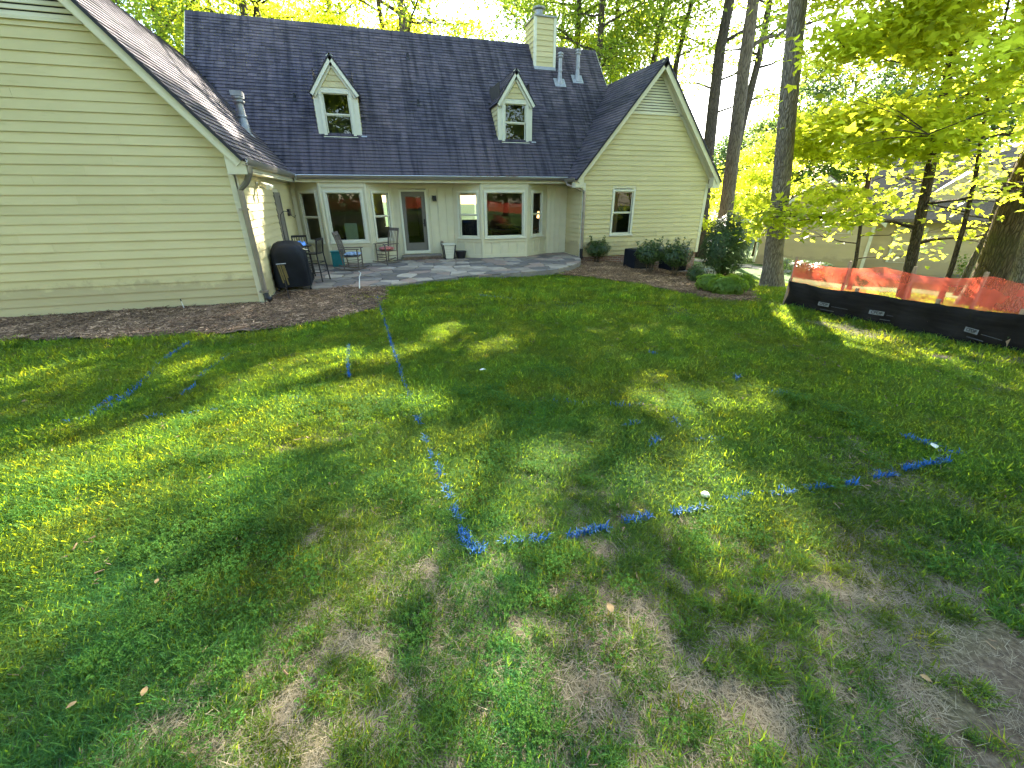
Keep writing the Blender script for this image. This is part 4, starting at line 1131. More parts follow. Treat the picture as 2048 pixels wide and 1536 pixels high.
# darker wood beyond, seen between the trunks
for i, (px, Yd, h, cr, nl, leaf, label) in enumerate((
        (1470, 46, 12, (1.5, 11.5, 4.2), 12000, 'dark', 'dark blue green tree in the distance left of the tall trunks'),
        (1530, 44, 13, (1, 12.5, 4.2), 12000, 'dark', 'dark rounded tree in the distance behind the furrowed trunk'),
        (1425, 50, 10, (1.5, 9.5, 3.8), 10000, 'dark', 'distant dark tree beside the right gable edge'),
        (1610, 40, 13, (1.5, 12.5, 4.5), 11000, 'green', 'green tree in the distance above the neighbour gable'),
        (1700, 36, 14, (2, 13.5, 5), 12000, 'green', 'green tree above the middle of the neighbour roof'),
        (1800, 32, 14, (2, 13.5, 5), 12000, 'dark', 'dark tree above the right of the neighbour roof'),
        (1655, 38, 20, (3.5, 19, 4.6), 13000, 'dark', 'tall blue green tree between the furrowed trunk and the maples'),
        (1755, 35, 20, (4, 19, 4.6), 12000, 'dark', 'tall dark tree above the thin maple'),
        (1560, 42, 19, (4, 18, 4.4), 11000, 'pale', 'pale tall tree showing between the two tall trunks'),
        (1900, 28, 14, (2, 13.5, 5), 11000, 'green', 'green tree at the right behind the maples'),
        (2020, 24, 14, (1.5, 13.5, 5), 11000, 'dark', 'dark tree at the far right edge behind the leaning trunk'))):
    q = atY(px, 380, Yd); tree('wood_tree', label, (q.x, q.y, float(terrain(q.x, q.y))), h, .22, (0, 0), cr, nl, .3, leaf, 'dark', 100 + i, 'trees in the wood beyond', nlimb=14, clr=.9, rise=.15, flat=.75)
for i, (px, py, Yd, h, nl) in enumerate(((1400, 400, 22, 5.5, 5000), (1478, 470, 24, 5.5, 5000), (1530, 400, 25, 8, 7500))):
    q = atY(px, py, Yd); tree('dogwood_tree', ('small sunlit dogwood against the right corner of the house', 'small sunlit dogwood left of the furrowed trunk', 'taller sunlit dogwood between the two tall trunks')[i], (q.x, q.y, float(terrain(q.x, q.y))), h, .07,
         (.3, .2), (.8, h, 2.0), nl, .2, 'sunny', 'sapling', 130 + i, 'small sunlit trees', nlimb=13, clr=.5, flat=.4, rise=.15)
# young maples behind the fence
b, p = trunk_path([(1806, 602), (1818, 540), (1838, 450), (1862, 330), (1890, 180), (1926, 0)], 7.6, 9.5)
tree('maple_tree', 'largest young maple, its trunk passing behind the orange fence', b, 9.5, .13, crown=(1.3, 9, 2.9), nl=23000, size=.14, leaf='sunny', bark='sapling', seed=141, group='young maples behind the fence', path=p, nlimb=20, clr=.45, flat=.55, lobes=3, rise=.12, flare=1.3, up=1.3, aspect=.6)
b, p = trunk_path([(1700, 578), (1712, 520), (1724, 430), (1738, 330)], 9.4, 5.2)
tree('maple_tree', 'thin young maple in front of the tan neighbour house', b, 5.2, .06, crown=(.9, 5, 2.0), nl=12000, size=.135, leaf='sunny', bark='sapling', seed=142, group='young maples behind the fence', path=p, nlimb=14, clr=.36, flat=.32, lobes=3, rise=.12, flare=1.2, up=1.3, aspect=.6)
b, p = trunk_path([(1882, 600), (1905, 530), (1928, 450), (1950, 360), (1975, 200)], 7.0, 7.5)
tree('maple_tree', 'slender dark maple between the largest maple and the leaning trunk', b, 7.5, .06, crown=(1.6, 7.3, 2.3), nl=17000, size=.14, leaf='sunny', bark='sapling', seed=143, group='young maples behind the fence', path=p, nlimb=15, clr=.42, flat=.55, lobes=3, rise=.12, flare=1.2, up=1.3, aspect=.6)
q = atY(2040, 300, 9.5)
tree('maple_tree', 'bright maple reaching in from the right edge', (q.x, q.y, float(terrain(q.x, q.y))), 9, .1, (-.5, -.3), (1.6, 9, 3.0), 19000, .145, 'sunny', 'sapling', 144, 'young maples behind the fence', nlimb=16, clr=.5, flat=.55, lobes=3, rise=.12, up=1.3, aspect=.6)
b, p = trunk_path([(1962, 612), (1992, 540), (2032, 430), (2060, 360)], 6.4, 17)
tree('oak_tree', 'thick mossy trunk leaning at the right edge behind the orange fence', b, 17, .38, crown=(9, 16.5, 4), nl=1600, size=.2, leaf='green', bark='mossy', seed=145, path=p, nlimb=10, flare=1.35)
b, p = trunk_path([(2030, 640), (2062, 540), (2090, 450)], 5.6, 16)
tree('oak_tree', 'grey trunk just entering at the right edge behind the fence', b, 16, .3, crown=(9, 15.5, 4), nl=1400, size=.2, leaf='green', bark='poplar', seed=146, path=p, nlimb=10, flare=1.3)
# unseen trees added behind the photographer to darken reflections and sky light
for i, (x, y) in enumerate(((-17, -13), (-9, -18), (-1, -20), (7, -19), (15, -19), (-20, 1))):
    tree('backdrop_tree', ('unseen tree added far left behind the viewer', 'unseen tree added left behind the viewer to darken the panes', 'unseen tree added straight behind the viewer', 'unseen tree added right behind the viewer to darken the panes', 'unseen tree added far right behind the viewer', 'unseen tree added left of the viewer beyond the gable')[i], (x, y, float(terrain(x, y))), 18, .3, (0, 0), (1.0, 17, 6), 11000, .5, 'green', 'dark', 160 + i, 'unseen trees added behind the viewer', nlimb=14, clr=1.0, cull=False)

# ================================================================== SHRUBS
def shrub(name, label, base, rx, ry, h, nl, size, leaf, seed, group=None, z0=.0, stem=True, bumpy=.18, fill=.55, aspect=.5, cat='shrub', shootn=0):
    g = np.random.default_rng(seed); base = Vector(base)
    t = thing(name, label, cat, base, 0, group); ORG[t.name] = base
    d = g.normal(size=(nl, 3)); d[:, 2] = d[:, 2] * .95 + .18; d /= np.linalg.norm(d, axis=1)[:, None]
    lump = np.array([noise.fractal((v[0] * 2.2 + seed, v[1] * 2.2, v[2] * 2.2), .8, 2, 3) for v in d])
    rad = np.clip(1 + bumpy * lump, .5, 1.5) * (1 - fill * g.random(nl) ** 2.2)
    P = d * rad[:, None] * np.array([rx, ry, (h - z0) / 2]) + np.array([0, 0, z0 + (h - z0) / 2])
    P[:, 2] = np.maximum(P[:, 2], .03)
    if shootn:
        for k in range(shootn):
            a = g.uniform(0, 6.28); rr = g.uniform(.3, .95); top = np.array([cos(a) * rx * rr, sin(a) * ry * rr, h * g.uniform(.85, 1.0) - .25 * rr * h])
            m_ = 26; f = g.random(m_)[:, None]
            P = np.concatenate([P, top + np.array([0.05 * cos(a), .05 * sin(a), .3 * h]) * f + g.normal(size=(m_, 3)) * .025])
    me = leaf_mesh('foliage', P, size, seed, up=.5, aspect=aspect)
    o = bpy.data.objects.new('foliage', me); COL.objects.link(o); me.materials.append(LEAVES[leaf]); o.parent = t
    if stem:
        mb = MB(); r = random.Random(seed)
        for k in range(7):
            a = r.uniform(0, 6.28); e = Vector((cos(a) * rx * .6, sin(a) * ry * .6, z0 + (h - z0) * .65))
            mb.tube([base + Vector((cos(a) * .06, sin(a) * .06, -.05)), base + e * .5 + Vector((0, 0, .1)), base + e], [.022, .016, .006], 5)
        part('stems', mb, BARK['sapling'], t)
    return t
shrub('hedge', 'unseen hedge added behind the viewer to darken reflections in the panes', (0, -15.5, float(terrain(0, -15.5))), 22, 1.5, 4.6, 13000, .42, 'box', 230, cat='hedge', stem=False, fill=.3)  # unseen backdrop added to keep bright low sky out of the reflections
def gr(px, py, dx=0, dy=0):
    p = G(px, py); return (p.x + dx, p.y + dy, float(terrain(p.x + dx, p.y + dy)) + .02)
shrub('shrub', 'small dark shrub under the right wing window beside the downspout', gr(1193, 527), .5, .42, .85, 1900, .075, 'box', 201, 'shrubs along the right wing', z0=.22, shootn=7)
shrub('shrub', 'wide dark shrub hiding the first air conditioner', gr(1298, 548), .55, .5, 1.05, 2600, .075, 'box', 202, 'shrubs along the right wing', z0=.3, shootn=8)
shrub('shrub', 'dark shrub with pale tips beside the second air conditioner', gr(1350, 556, 0, .1), .5, .48, 1.08, 2400, .075, 'box', 203, 'shrubs along the right wing', z0=.34, shootn=10)
shrub('holly_shrub', 'large round dark shrub at the right corner of the house', gr(1440, 556), .82, .8, 2.15, 10000, .085, 'holly', 204, bumpy=.14, fill=.4, shootn=0)
shrub('shrub', 'small tight dark shrub at the left foot of the large round shrub', gr(1389, 566), .28, .26, .55, 1200, .06, 'holly', 205)
shrub('flowering_shrub', 'pale spotted shrub at the foot of the large round shrub', gr(1414, 558), .26, .22, .42, 420, .06, 'silver', 206, stem=True)
shrub('low_shrub', 'bright lime low shrub in front of the round shrub', gr(1420, 585), .36, .32, .42, 1500, .1, 'lime', 207, 'low bright plants by the bed', aspect=.35)
shrub('low_shrub', 'bright green low plant clump at the bed end nearest the lawn', gr(1452, 592), .42, .36, .42, 1700, .11, 'lime', 208, 'low bright plants by the bed', aspect=.3)
shrub('low_shrub', 'green low clump at the right end of the bed', gr(1480, 585, .2, .3), .4, .4, .4, 1500, .11, 'lime', 209, 'low bright plants by the bed', aspect=.3)
p_ = gr(2040, 700)
shrub('laurel_shrub', 'dark green leafy shrub cut by the right edge at the fence', (p_[0] + .1, p_[1] - .15, p_[2]), .42, .4, .5, 500, .16, 'box', 210, aspect=.4)
shrub('flowering_shrub', 'pale leafy plant at the right edge below the orange fence', (p_[0] + .25, p_[1] - .35, p_[2] + .05), .3, .3, .75, 260, .15, 'silver', 211, aspect=.45)
for i, (px, py, Yd) in enumerate(((1560, 520, 15.5), (1605, 535, 14.2), (1640, 540, 13.5))):
    q = atY(px, py, Yd); shrub('shrub', ('low dark shrub at the left foot of the neighbour wall', 'middle dark shrub at the foot of the neighbour wall', 'dark shrub by the neighbour wall next to the thin maple')[i], (q.x, q.y, float(terrain(q.x, q.y))), .6, .6, .7, 900, .1, 'box', 220 + i, 'shrubs at the neighbour wall')

# ================================================================== NEIGHBOUR HOUSE
NB = Vector((20.3, 19.3, 0)); NB.z = float(terrain(NB.x, NB.y)) + .0
e_ = Vector((2.56, -3.15, 0)).normalized(); w_ = Vector((e_.y, -e_.x, 0))       # along the front, and outwards to the viewer
if w_.dot(-NB) < 0: w_ = -w_
nb = thing('house', 'tan neighbour house with brown roof behind the young maples', 'house', NB); ORG[nb.name] = NB
M['tan'] = siding_mat('tan neighbour siding', (.52, .40, .215)); M['nroof'] = simple('brown neighbour shingles', (.13, .098, .07), .9, .35, 14, .3, 30, sc=(1, 1, 5)); M['nwhite'] = simple('cream neighbour trim', (.62, .56, .4), .6)
bz = -.35; ez = 2.55; gw = 4.8; gap = 4.35
P0 = NB
def npnt(u, d, z): return P0 + e_ * u - w_ * d + uz * z
mb = MB().prism([npnt(0, 0, bz), npnt(gw, 0, bz), npnt(gw, 0, ez), npnt(gw / 2, 0, gap), npnt(0, 0, ez)], -w_ * 9)
gwn = part('gable_wall', mb, M['tan'], nb)
z = bz + .35
while z < gap - .1:
    t = z + .17
    a0 = 0 if z < ez else (z - ez) / (gap - ez) * gw / 2; a1 = 0 if t < ez else min(gw / 2 - .02, (t - ez) / (gap - ez) * gw / 2)
    board(gwn, npnt(a0, 0, z), npnt(gw - a0, 0, z), npnt(a1, 0, t), npnt(gw - a1, 0, t), w_, M['tan'])
    z += .17
z = .0
part('foundation', MB().prism([npnt(-.02, -.02, bz - .6), npnt(gw + .02, -.02, bz - .6), npnt(gw + .02, -.02, bz + .42), npnt(-.02, -.02, bz + .42)], -w_ * 1.2), M['brick'], nb)
for s, (u0, u1) in enumerate(((-.35, gw / 2), (gw + .35, gw / 2))):
    z0 = ez - .35 * (gap - ez) / (gw / 2)
    mb = MB().prism([npnt(u0, -.35, z0), npnt(u1, -.35, gap), npnt(u1, -.35, gap + .09), npnt(u0, -.35, z0 + .09)], -w_ * 9.4)
    part('gable_roof', mb, M['nroof'], nb)
    part('rake_board', MB().prism([npnt(u0, -.37, z0 - .2), npnt(u1, -.37, gap - .16), npnt(u1, -.37, gap + .02), npnt(u0, -.37, z0 + .02)], w_ * .03), M['nwhite'], nb)
part('round_vent', MB().tube([npnt(gw / 2, .0, 3.35), npnt(gw / 2, -.05, 3.35)], .28, 18), M['nroof'], nb)
part('downspout', MB().tube([npnt(-.25, -.2, ez - .25), npnt(-.12, -.06, ez - .55), npnt(-.08, -.06, .1)], .05, 6), M['nwhite'], nb)
part('corner_board', MB().obox(npnt(gw - .12, -.03, bz + .4), e_, uz, w_, (0, .14), (0, ez - bz - .4), (0, .02)), M['nwhite'], nb)
# long body set back with porch
mb = MB().prism([npnt(gw, 1.6, bz), npnt(gw + 14, 1.6, bz), npnt(gw + 14, 1.6, ez), npnt(gw, 1.6, ez)], -w_ * 7); bdw = part('long_wall', mb, M['tan'], nb)
z = bz + .2
while z < ez - .1:
    board(bdw, npnt(gw + .01, 1.6, z), npnt(gw + 14, 1.6, z), npnt(gw + .01, 1.6, z + .17), npnt(gw + 14, 1.6, z + .17), w_, M['tan']); z += .17
part('long_roof', MB().prism([npnt(gw - .5, .9, ez - .1), npnt(gw - .5, 5.2, ez + 3.1), npnt(gw - .5, 5.2, ez + 3.0), npnt(gw - .5, .9, ez - .25)], e_ * 15), M['nroof'], nb)
part('long_roof', MB().prism([npnt(gw - .5, 9.3, ez - .1), npnt(gw - .5, 5.2, ez + 3.1), npnt(gw - .5, 5.2, ez + 3.0), npnt(gw - .5, 9.3, ez - .25)], e_ * 15), M['nroof'], nb)
part('upper_gable', MB().prism([npnt(gw + 2.0, 2.0, ez), npnt(gw + 5.2, 2.0, ez), npnt(gw + 5.2, 2.0, ez + 1.1), npnt(gw + 3.6, 2.0, ez + 2.4), npnt(gw + 2.0, 2.0, ez + 1.1)], -w_ * 3), M['tan'], nb)
for u in (gw + 6.2, gw + 8.6, gw + 11):
    part('porch_column', MB().tube([npnt(u, .7, bz + .1), npnt(u, .7, ez - .2)], .09, 8), M['nwhite'], nb)
for u, z0, w, h in ((gw + 1.1, .35, 1.0, 1.6), (gw + 5.0, .4, .9, 1.6), (gw + 8.0, .4, 1.1, 1.5), (gw + 9.4, .4, .9, 1.5)):
    window(nb, npnt(u, 1.57, z0), e_, w_, w, h, cas=.1, sill=False, mat='nwhite')
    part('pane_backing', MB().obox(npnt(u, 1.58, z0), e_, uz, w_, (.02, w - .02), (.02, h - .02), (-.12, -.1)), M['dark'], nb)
window(nb, npnt(gw * .62, -.03, 1.75), e_, w_, .8, .5, dh=False, cas=.08, sill=False, mat='nwhite')
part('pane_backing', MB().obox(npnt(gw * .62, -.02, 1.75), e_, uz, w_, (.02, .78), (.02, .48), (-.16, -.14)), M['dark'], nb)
part('porch_floor', MB().obox(npnt(gw + .1, 1.55, bz + .0), e_, w_, uz, (0, 13), (0, 1.2), (-.4, .12)), M['concrete'], nb)
pl = MB().lathe((0, 0, 0), [(.2, 0), (.3, .35), (.33, .42), (.28, .42), (.2, .3)], 14)
po = thing('planter_pot', 'stone pot with a shrub by the neighbour porch', 'planter', npnt(gw + 3.6, .2, -.35)); part('pot', pl, M['concrete'], po)
g_ = np.random.default_rng(5); PP = g_.normal(size=(220, 3)) * np.array([.16, .16, .3]) + np.array([0, 0, .8])
o = bpy.data.objects.new('foliage', leaf_mesh('foliage', PP, .12, 3)); COL.objects.link(o); o.data.materials.append(LEAVES['green']); o.parent = po
# road glimpsed between the houses
rd = MB(); 
c = G(1495, 490)
rp = [atY(1440, 478, 42), atY(1540, 478, 40)]
X_, Y_ = np.meshgrid(np.linspace(20, 60, 30), np.linspace(36, 41, 6)); 
Zr = terrain(X_, Y_) + .03
ii = np.arange(X_.size).reshape(X_.shape)
ro = part('road', np_mesh('road', np.stack([X_, Y_, Zr], -1).reshape(-1, 3), np.stack([ii[:-1, :-1], ii[:-1, 1:], ii[1:, 1:], ii[1:, :-1]], -1).reshape(-1, 4)), simple('pale asphalt', (.14, .14, .145), .9, .15, 3))
tag(ro, 'strip of grey road between the houses', 'road', kind='structure')
pth = []
for (px, py) in ((1478, 520), (1500, 528), (1530, 540)): pth.append(G(px, py))
mb = MB()
for a in range(6):
    f = a / 5; c = Vector((15.4, 19.5, 0)).lerp(Vector((18.6, 15.8, 0)), f)
    mb.obox((c.x, c.y, float(terrain(c.x, c.y)) + .03), (.75, .66, 0), (-.66, .75, 0), uz, (-.55, .55), (-.48, .48), (-.08, .02))
wk = part('footpath', mb, M['concrete']); tag(wk, 'pale paved footpath beyond the big round shrub', 'path', kind='structure')

# ================================================================== FENCES
M['silt'] = simple('black woven silt cloth', (.014, .012, .010), .75, .35, 3, .35, 120, spec=.08, sc=(1, 1, 8))
m, nt, bs = base_mat('orange plastic mesh')
bs.inputs['Base Color'].default_value = (.92, .11, .06, 1); bs.inputs['Roughness'].default_value = .45
tr = N(nt, 'ShaderNodeBsdfTranslucent'); tr.inputs[0].default_value = (.98, .16, .09, 1)
mx = N(nt, 'ShaderNodeMixShader'); mx.inputs[0].default_value = .5
nt.links.new(bs.outputs[0], mx.inputs[1]); nt.links.new(tr.outputs[0], mx.inputs[2])
tp = N(nt, 'ShaderNodeBsdfTransparent'); m2 = N(nt, 'ShaderNodeMixShader')
nn_ = noise_node(nt, 2.2, 3)
nt.links.new(ramp(nt, nn_.outputs[0], [(.35, (.38,) * 3), (.65, (.68,) * 3)]).outputs[0], m2.inputs[0])
nt.links.new(mx.outputs[0], m2.inputs[1]); nt.links.new(tp.outputs[0], m2.inputs[2]); nt.links.new(m2.outputs[0], nt.nodes['Material Output'].inputs[0])
M['orange'] = m
M['stake'] = simple('wooden stake', (.28, .19, .11), .85, .25, 12)
FP = [(1567, 612), (1625, 626), (1695, 641), (1770, 655), (1850, 673), (1930, 690), (2010, 703), (2090, 716), (2220, 736)]
fb = [G(*q) for q in FP]
sf = thing('silt_fence', 'black silt fence cloth sagging along the right of the lawn', 'silt fence', fb[0]); ORG[sf.name] = fb[0]
of = thing('safety_fence', 'orange plastic mesh fence standing behind the black silt cloth', 'safety fence', fb[0] + Vector((.16, .1, 0))); ORG[of.name] = fb[0] + Vector((.16, .1, 0))
fine = []
for i in range(len(fb) - 1):
    for k in range(8): fine.append(fb[i].lerp(fb[i + 1], k / 8))
fine.append(fb[-1])
BH = .50
hts = [BH + .012 * sin(i * .35) - .035 * sin(pi * (i % 16) / 16) for i in range(len(fine))]
vs = []; fs = []
nk = 7
for i, p in enumerate(fine):
    d = (fine[min(i + 1, len(fine) - 1)] - fine[max(i - 1, 0)]); n = Vector((-d.y, d.x, 0)).normalized()
    for k in range(nk):
        f = k / (nk - 1)
        w = .05 * noise.noise((i * .35, f * 2.3, 2)) + .03 * noise.noise((i * .9 + f * 3, f * 5, 6)) + .02 * sin(i * .8 + f * 4)
        vs.append(Vector((p.x, p.y, float(terrain(p.x, p.y)) - .06 + (hts[i] + .06) * f)) + n * w)
    if i:
        for k in range(nk - 1): fs.append(((i - 1) * nk + k, i * nk + k, i * nk + k + 1, (i - 1) * nk + k + 1))
cl = part('cloth', MB().add(vs, fs), M['silt'], sf, smooth=True)
sm = cl.modifiers.new('thickness', 'SOLIDIFY'); sm.thickness = .004
back = Vector((.12, .09, 0))
for i in (0, 16, 32, 48, 62):
    p = fine[i] + Vector((.05, .04, 0))
    part('post', MB().box(p.x - .02, p.x + .02, p.y - .02, p.y + .02, p.z - .2, p.z + BH + .04), M['stake'], sf)
# orange mesh: bands of strands with real holes
OH0, OH1 = .45, .90
mb = MB()
op = [p + back for p in fine]
def otop(i): return OH1 - .08 * sin(pi * (i % 20) / 20) + .02 * noise.noise((i * .7, 3, 0))
def opt(i, f):
    p = op[i]; n = Vector((-.5, -.85, 0)); w = .03 * noise.noise((i * .5, f * 3, 7))
    return Vector((p.x, p.y, p.z + OH0 - .14 + (otop(i) - OH0 + .14) * f)) + n * w
for i in range(len(op) - 1):
    for f0, f1 in ((0, .3), (.3, .36), (.36, .62), (.62, .9), (.9, 1)):
        mb.add([opt(i, f0), opt(i + 1, f0), opt(i + 1, f1), opt(i, f1)], [(0, 1, 2, 3)])
part('mesh', mb, M['orange'], of)
for i in (0, 13, 26, 39, 52, 63):
    p = op[i] + Vector((.04, .03, 0))
    part('post', MB().box(p.x - .018, p.x + .018, p.y - .018, p.y + .018, p.z - .2, p.z + OH1 + .04), M['stake'], of)
# the same orange mesh goes on behind the viewer
o2 = Vector((0, -9.5, float(terrain(0, -9.5))))
of2 = thing('safety_fence', 'orange mesh fence behind the viewer, mirrored red in the panes', 'safety fence', o2); ORG[of2.name] = o2
mb = MB(); q2 = [Vector((-15 + i * .6, -9.5 + .3 * sin(i * .4), 0)) for i in range(50)]
for p in q2: p.z = float(terrain(p.x, p.y))
for i in range(49):
    a, b2 = q2[i], q2[i + 1]; h0, h1 = 1.4 - .1 * sin(pi * (i % 6) / 6), 1.4 - .1 * sin(pi * ((i + 1) % 6) / 6)
    mb.add([a + uz * .45, b2 + uz * .45, b2 + uz * h1, a + uz * h0], [(0, 1, 2, 3)])
part('mesh', mb, M['orange'], of2)
for i in range(0, 50, 6): part('post', MB().box(q2[i].x - .02, q2[i].x + .02, q2[i].y - .06, q2[i].y - .02, q2[i].z - .1, q2[i].z + 1.45), M['stake'], of2)
# printed labels on the cloth
M['print'] = simple('white printed label', (.15, .15, .145), .7, .1, 20); M['ink'] = simple('grey print', (.05, .05, .05), .7)
def face_at(i, f):
    a = Vector(vs[i * nk + int(f * (nk - 1))]); b2 = Vector(vs[(i + 1) * nk + int(f * (nk - 1))])
    return a.lerp(b2, .5), (b2 - a).normalized()
for i, f in ((10, .66), (21, .66), (40, .6)):
    c, a = face_at(i, f); n = a.cross(uz)
    if n.dot(c) > 0: n = -n
    c = c + n * .03
    a = a if a.cross(uz).dot(n) > 0 else -a
    lb = part('label_patch', MB().obox(c, a, uz, n, (-.1, .1), (-.032, .032), (0, .003)), M['print'], sf)
    for dz, x0, x1, hgt in ((-.02, .13, .42, .007), (-.1, -.05, .2, .012)):
        part('print_line', MB().obox(c, a, uz, n, (x0, x1), (dz, dz + hgt), (-.018, -.014)), M['ink'], sf)
    cu = bpy.data.curves.new('label_text', 'FONT'); cu.body = 'CPDP'; cu.size = .062; cu.align_x = 'CENTER'; cu.align_y = 'CENTER'; cu.extrude = .0008; cu.offset = .0012
    tmp = bpy.data.objects.new('tmp', cu); tm = bpy.data.meshes.new_from_object(tmp); bpy.data.objects.remove(tmp); to = bpy.data.objects.new('label_text', tm); COL.objects.link(to); tm.materials.clear(); tm.materials.append(M['dark'])
    to.parent = lb
    mt = Matrix((a, uz, n)).transposed().to_4x4(); mt.translation = c + n * .0045 - ORG[sf.name]
    to.matrix_local = mt
# bit of ribbon and a twig at the foot of the fence
g0 = G(1738, 650); tw = part('ribbon_scrap', MB().tube([g0 + Vector((-.25, .1, .01)), g0 + Vector((0, .02, .03)), g0 + Vector((.12, 0, .06))], .006, 5), M['orange']); tag(tw, 'scrap of orange ribbon on the dirt before the silt fence', 'ribbon')

# ================================================================== THINGS ON THE PATIO
M['greywood'] = simple('weathered grey wood', (.125, .10, .08), .8, .3, 10, .2, 40, sc=(1, 1, .3))
M['blackmetal'] = simple('black powder coat', (.012, .012, .014), .4, .2, spec=.4)
M['cover'] = simple('black vinyl cover', (.006, .008, .012), .6, .35, 4, .35, 7, spec=.2)
M['teal'] = simple('teal plastic', (.012, .14, .15), .45, .1)
M['cushion'] = simple('blue and white print', (.22, .3, .42), .9, .85, 14)
M['pillow'] = simple('red and white print', (.5, .16, .14), .9, .8, 16)
M['towel'] = simple('blue and white towel', (.10, .22, .55), .9, .9, 7)
M['brass'] = simple('yellow brass strap', (.13, .10, .035), .5, .3, 9, metal=.3)
M['redpl'] = simple('red plastic', (.45, .02, .025), .4)
M['pipe'] = simple('off white pipe', (.55, .53, .46), .5)

def rocking_chair(label, loc, rz):
    t = thing('rocking_chair', label, 'chair', loc, rz, 'rocking chairs on the patio'); m = M['greywood']
    for s in (-1, 1):
        y = s * .26
        pts = []
        for i in range(11):
            x = -.52 + i * .098; pts.append((x, y, .03 + .16 * ((x - .0) / .55) ** 2 * .55))
        part('rocker', MB().tube(pts, .02, 6), m, t)
        part('leg', MB().tube([(.25, y, .04), (.26, y, .64)], .02, 8), m, t)
        part('back_post', MB().tube([(-.2, y, .04), (-.24, y, .42), (-.3, y, .8), (-.4, y, 1.16)], [.02, .022, .02, .016], 8), m, t)
        part('arm', MB().box(-.3, .32, y - .04, y + .04, .64, .665), m, t)
        for z in (.16, .26): part('stretcher', MB().tube([(-.21, y, z), (.25, y, z + .02)], .01, 6), m, t)
    for z in (.14, .22, .3): part('stretcher', MB().tube([(.25, -.26, z), (.25, .26, z)], .01, 6), m, t)
    sb = MB()
    for i in range(8): part('seat_slat', MB().box(-.22 + i * .062, -.17 + i * .062, -.25, .25, .40 + .002 * i, .42 + .002 * i), m, t)
    for i in range(6):
        y = -.2 + i * .08; part('back_slat', MB().tube([(-.24, y, .43), (-.3, y, .8), (-.385, y, 1.08)], .011, 6), m, t)
    part('head_rail', MB().obox((-.385, 0, 1.06), (0, 1, 0), Vector((-.27, 0, .96)), Vector((.96, 0, .27)), (-.25, .25), (0, .1), (-.012, .012)), m, t)
    return t
def cushion(name, label, loc, rz, w, d, h, mat, tilt=0):
    mb = MB(); n = 10
    for sgn in (1, -1):
        for i in range(n + 1):
            for j in range(n + 1):
                u, v = i / n * 2 - 1, j / n * 2 - 1
                b = (max(0, 1 - u ** 4) * max(0, 1 - v ** 4)) ** .5
                mb.v.append((u * w / 2, v * d / 2, sgn * h / 2 * b + h / 2))
    k = (n + 1) ** 2
    for i in range(n):
        for j in range(n):
            a = i * (n + 1) + j
            mb.f.append((a, a + n + 1, a + n + 2, a + 1)); mb.f.append((k + a, k + a + 1, k + a + n + 2, k + a + n + 1))
    o = part(name, mb, mat, smooth=True); o.location = loc; o.rotation_euler = (0, tilt, rz)
    return tag(o, label, 'cushion')
g = G(702, 541)
rocking_chair('weathered rocking chair seen from its side in front of the teal bin', (-.86, 14.75, .01), radians(-12))
cushion('seat_cushion', 'blue and white patterned cushion on the side-on rocking chair', (-.82, 14.74, .435), radians(-12), .46, .46, .12, M['cushion'])
rocking_chair('weathered rocking chair with slatted back beside the door', (.28, 16.0, .01), radians(215))
cushion('throw_pillow', 'pink and white pillow lying on the rocking chair by the door', (.27, 16.0, .435), radians(215), .42, .4, .13, M['pillow'])

# tall black table and bar chairs
bt_ = thing('bar_table', 'tall black metal table carrying the blue towel', 'table', (-2.12, 13.3, .005), .1)
part('table_top', MB().lathe((0, 0, .9), [(.33, 0), (.35, .01), (.35, .03), (.33, .035)], 20), M['blackmetal'], bt_)
for k in range(4):
    a = k * pi / 2 + .8; part('leg', MB().tube([(cos(a) * .12, sin(a) * .12, .9), (cos(a) * .2, sin(a) * .2, .45), (cos(a) * .32, sin(a) * .32, .0)], .018, 8), M['blackmetal'], bt_)
part('foot_ring', MB().tube([(cos(k * pi / 8) * .235, sin(k * pi / 8) * .235, .3) for k in range(17)], .01, 6), M['blackmetal'], bt_)
def bar_chair(label, loc, rz):
    t = thing('bar_chair', label, 'bar chair', loc, rz, 'tall black bar chairs'); m = M['blackmetal']
    part('seat', MB().box(-.2, .2, -.2, .2, .72, .75), m, t, bevel=.01)
    for sx in (-1, 1):
        for sy in (-1, 1):
            top = 1.12 if sx < 0 else .72
            pts = [(sx * .24, sy * .23, 0), (sx * .19, sy * .19, .72)] + ([(-.24, sy * .19, 1.12)] if sx < 0 else [])
            part('leg', MB().tube(pts, .02, 6), m, t)
    for z, q in ((.25, .225), (.5, .205)):
        for s in (-1, 1):
            part('stretcher', MB().tube([(-q, s * q, z), (q, s * q, z)], .011, 6), m, t); part('stretcher', MB().tube([(s * q, -q, z), (s * q, q, z)], .011, 6), m, t)
    for i in range(5): part('back_slat', MB().tube([(-.2, -.13 + i * .065, .76), (-.235, -.13 + i * .065, 1.08)], .01, 6), m, t)
    part('top_rail', MB().box(-.255, -.225, -.2, .2, 1.07, 1.13), m, t)
    return t
bar_chair('black bar chair behind the tall table nearest the house wall', (-2.16, 14.0, .005), radians(-80))
bar_chair('black bar chair standing right of the covered grill', (-1.74, 13.05, .005), radians(160))
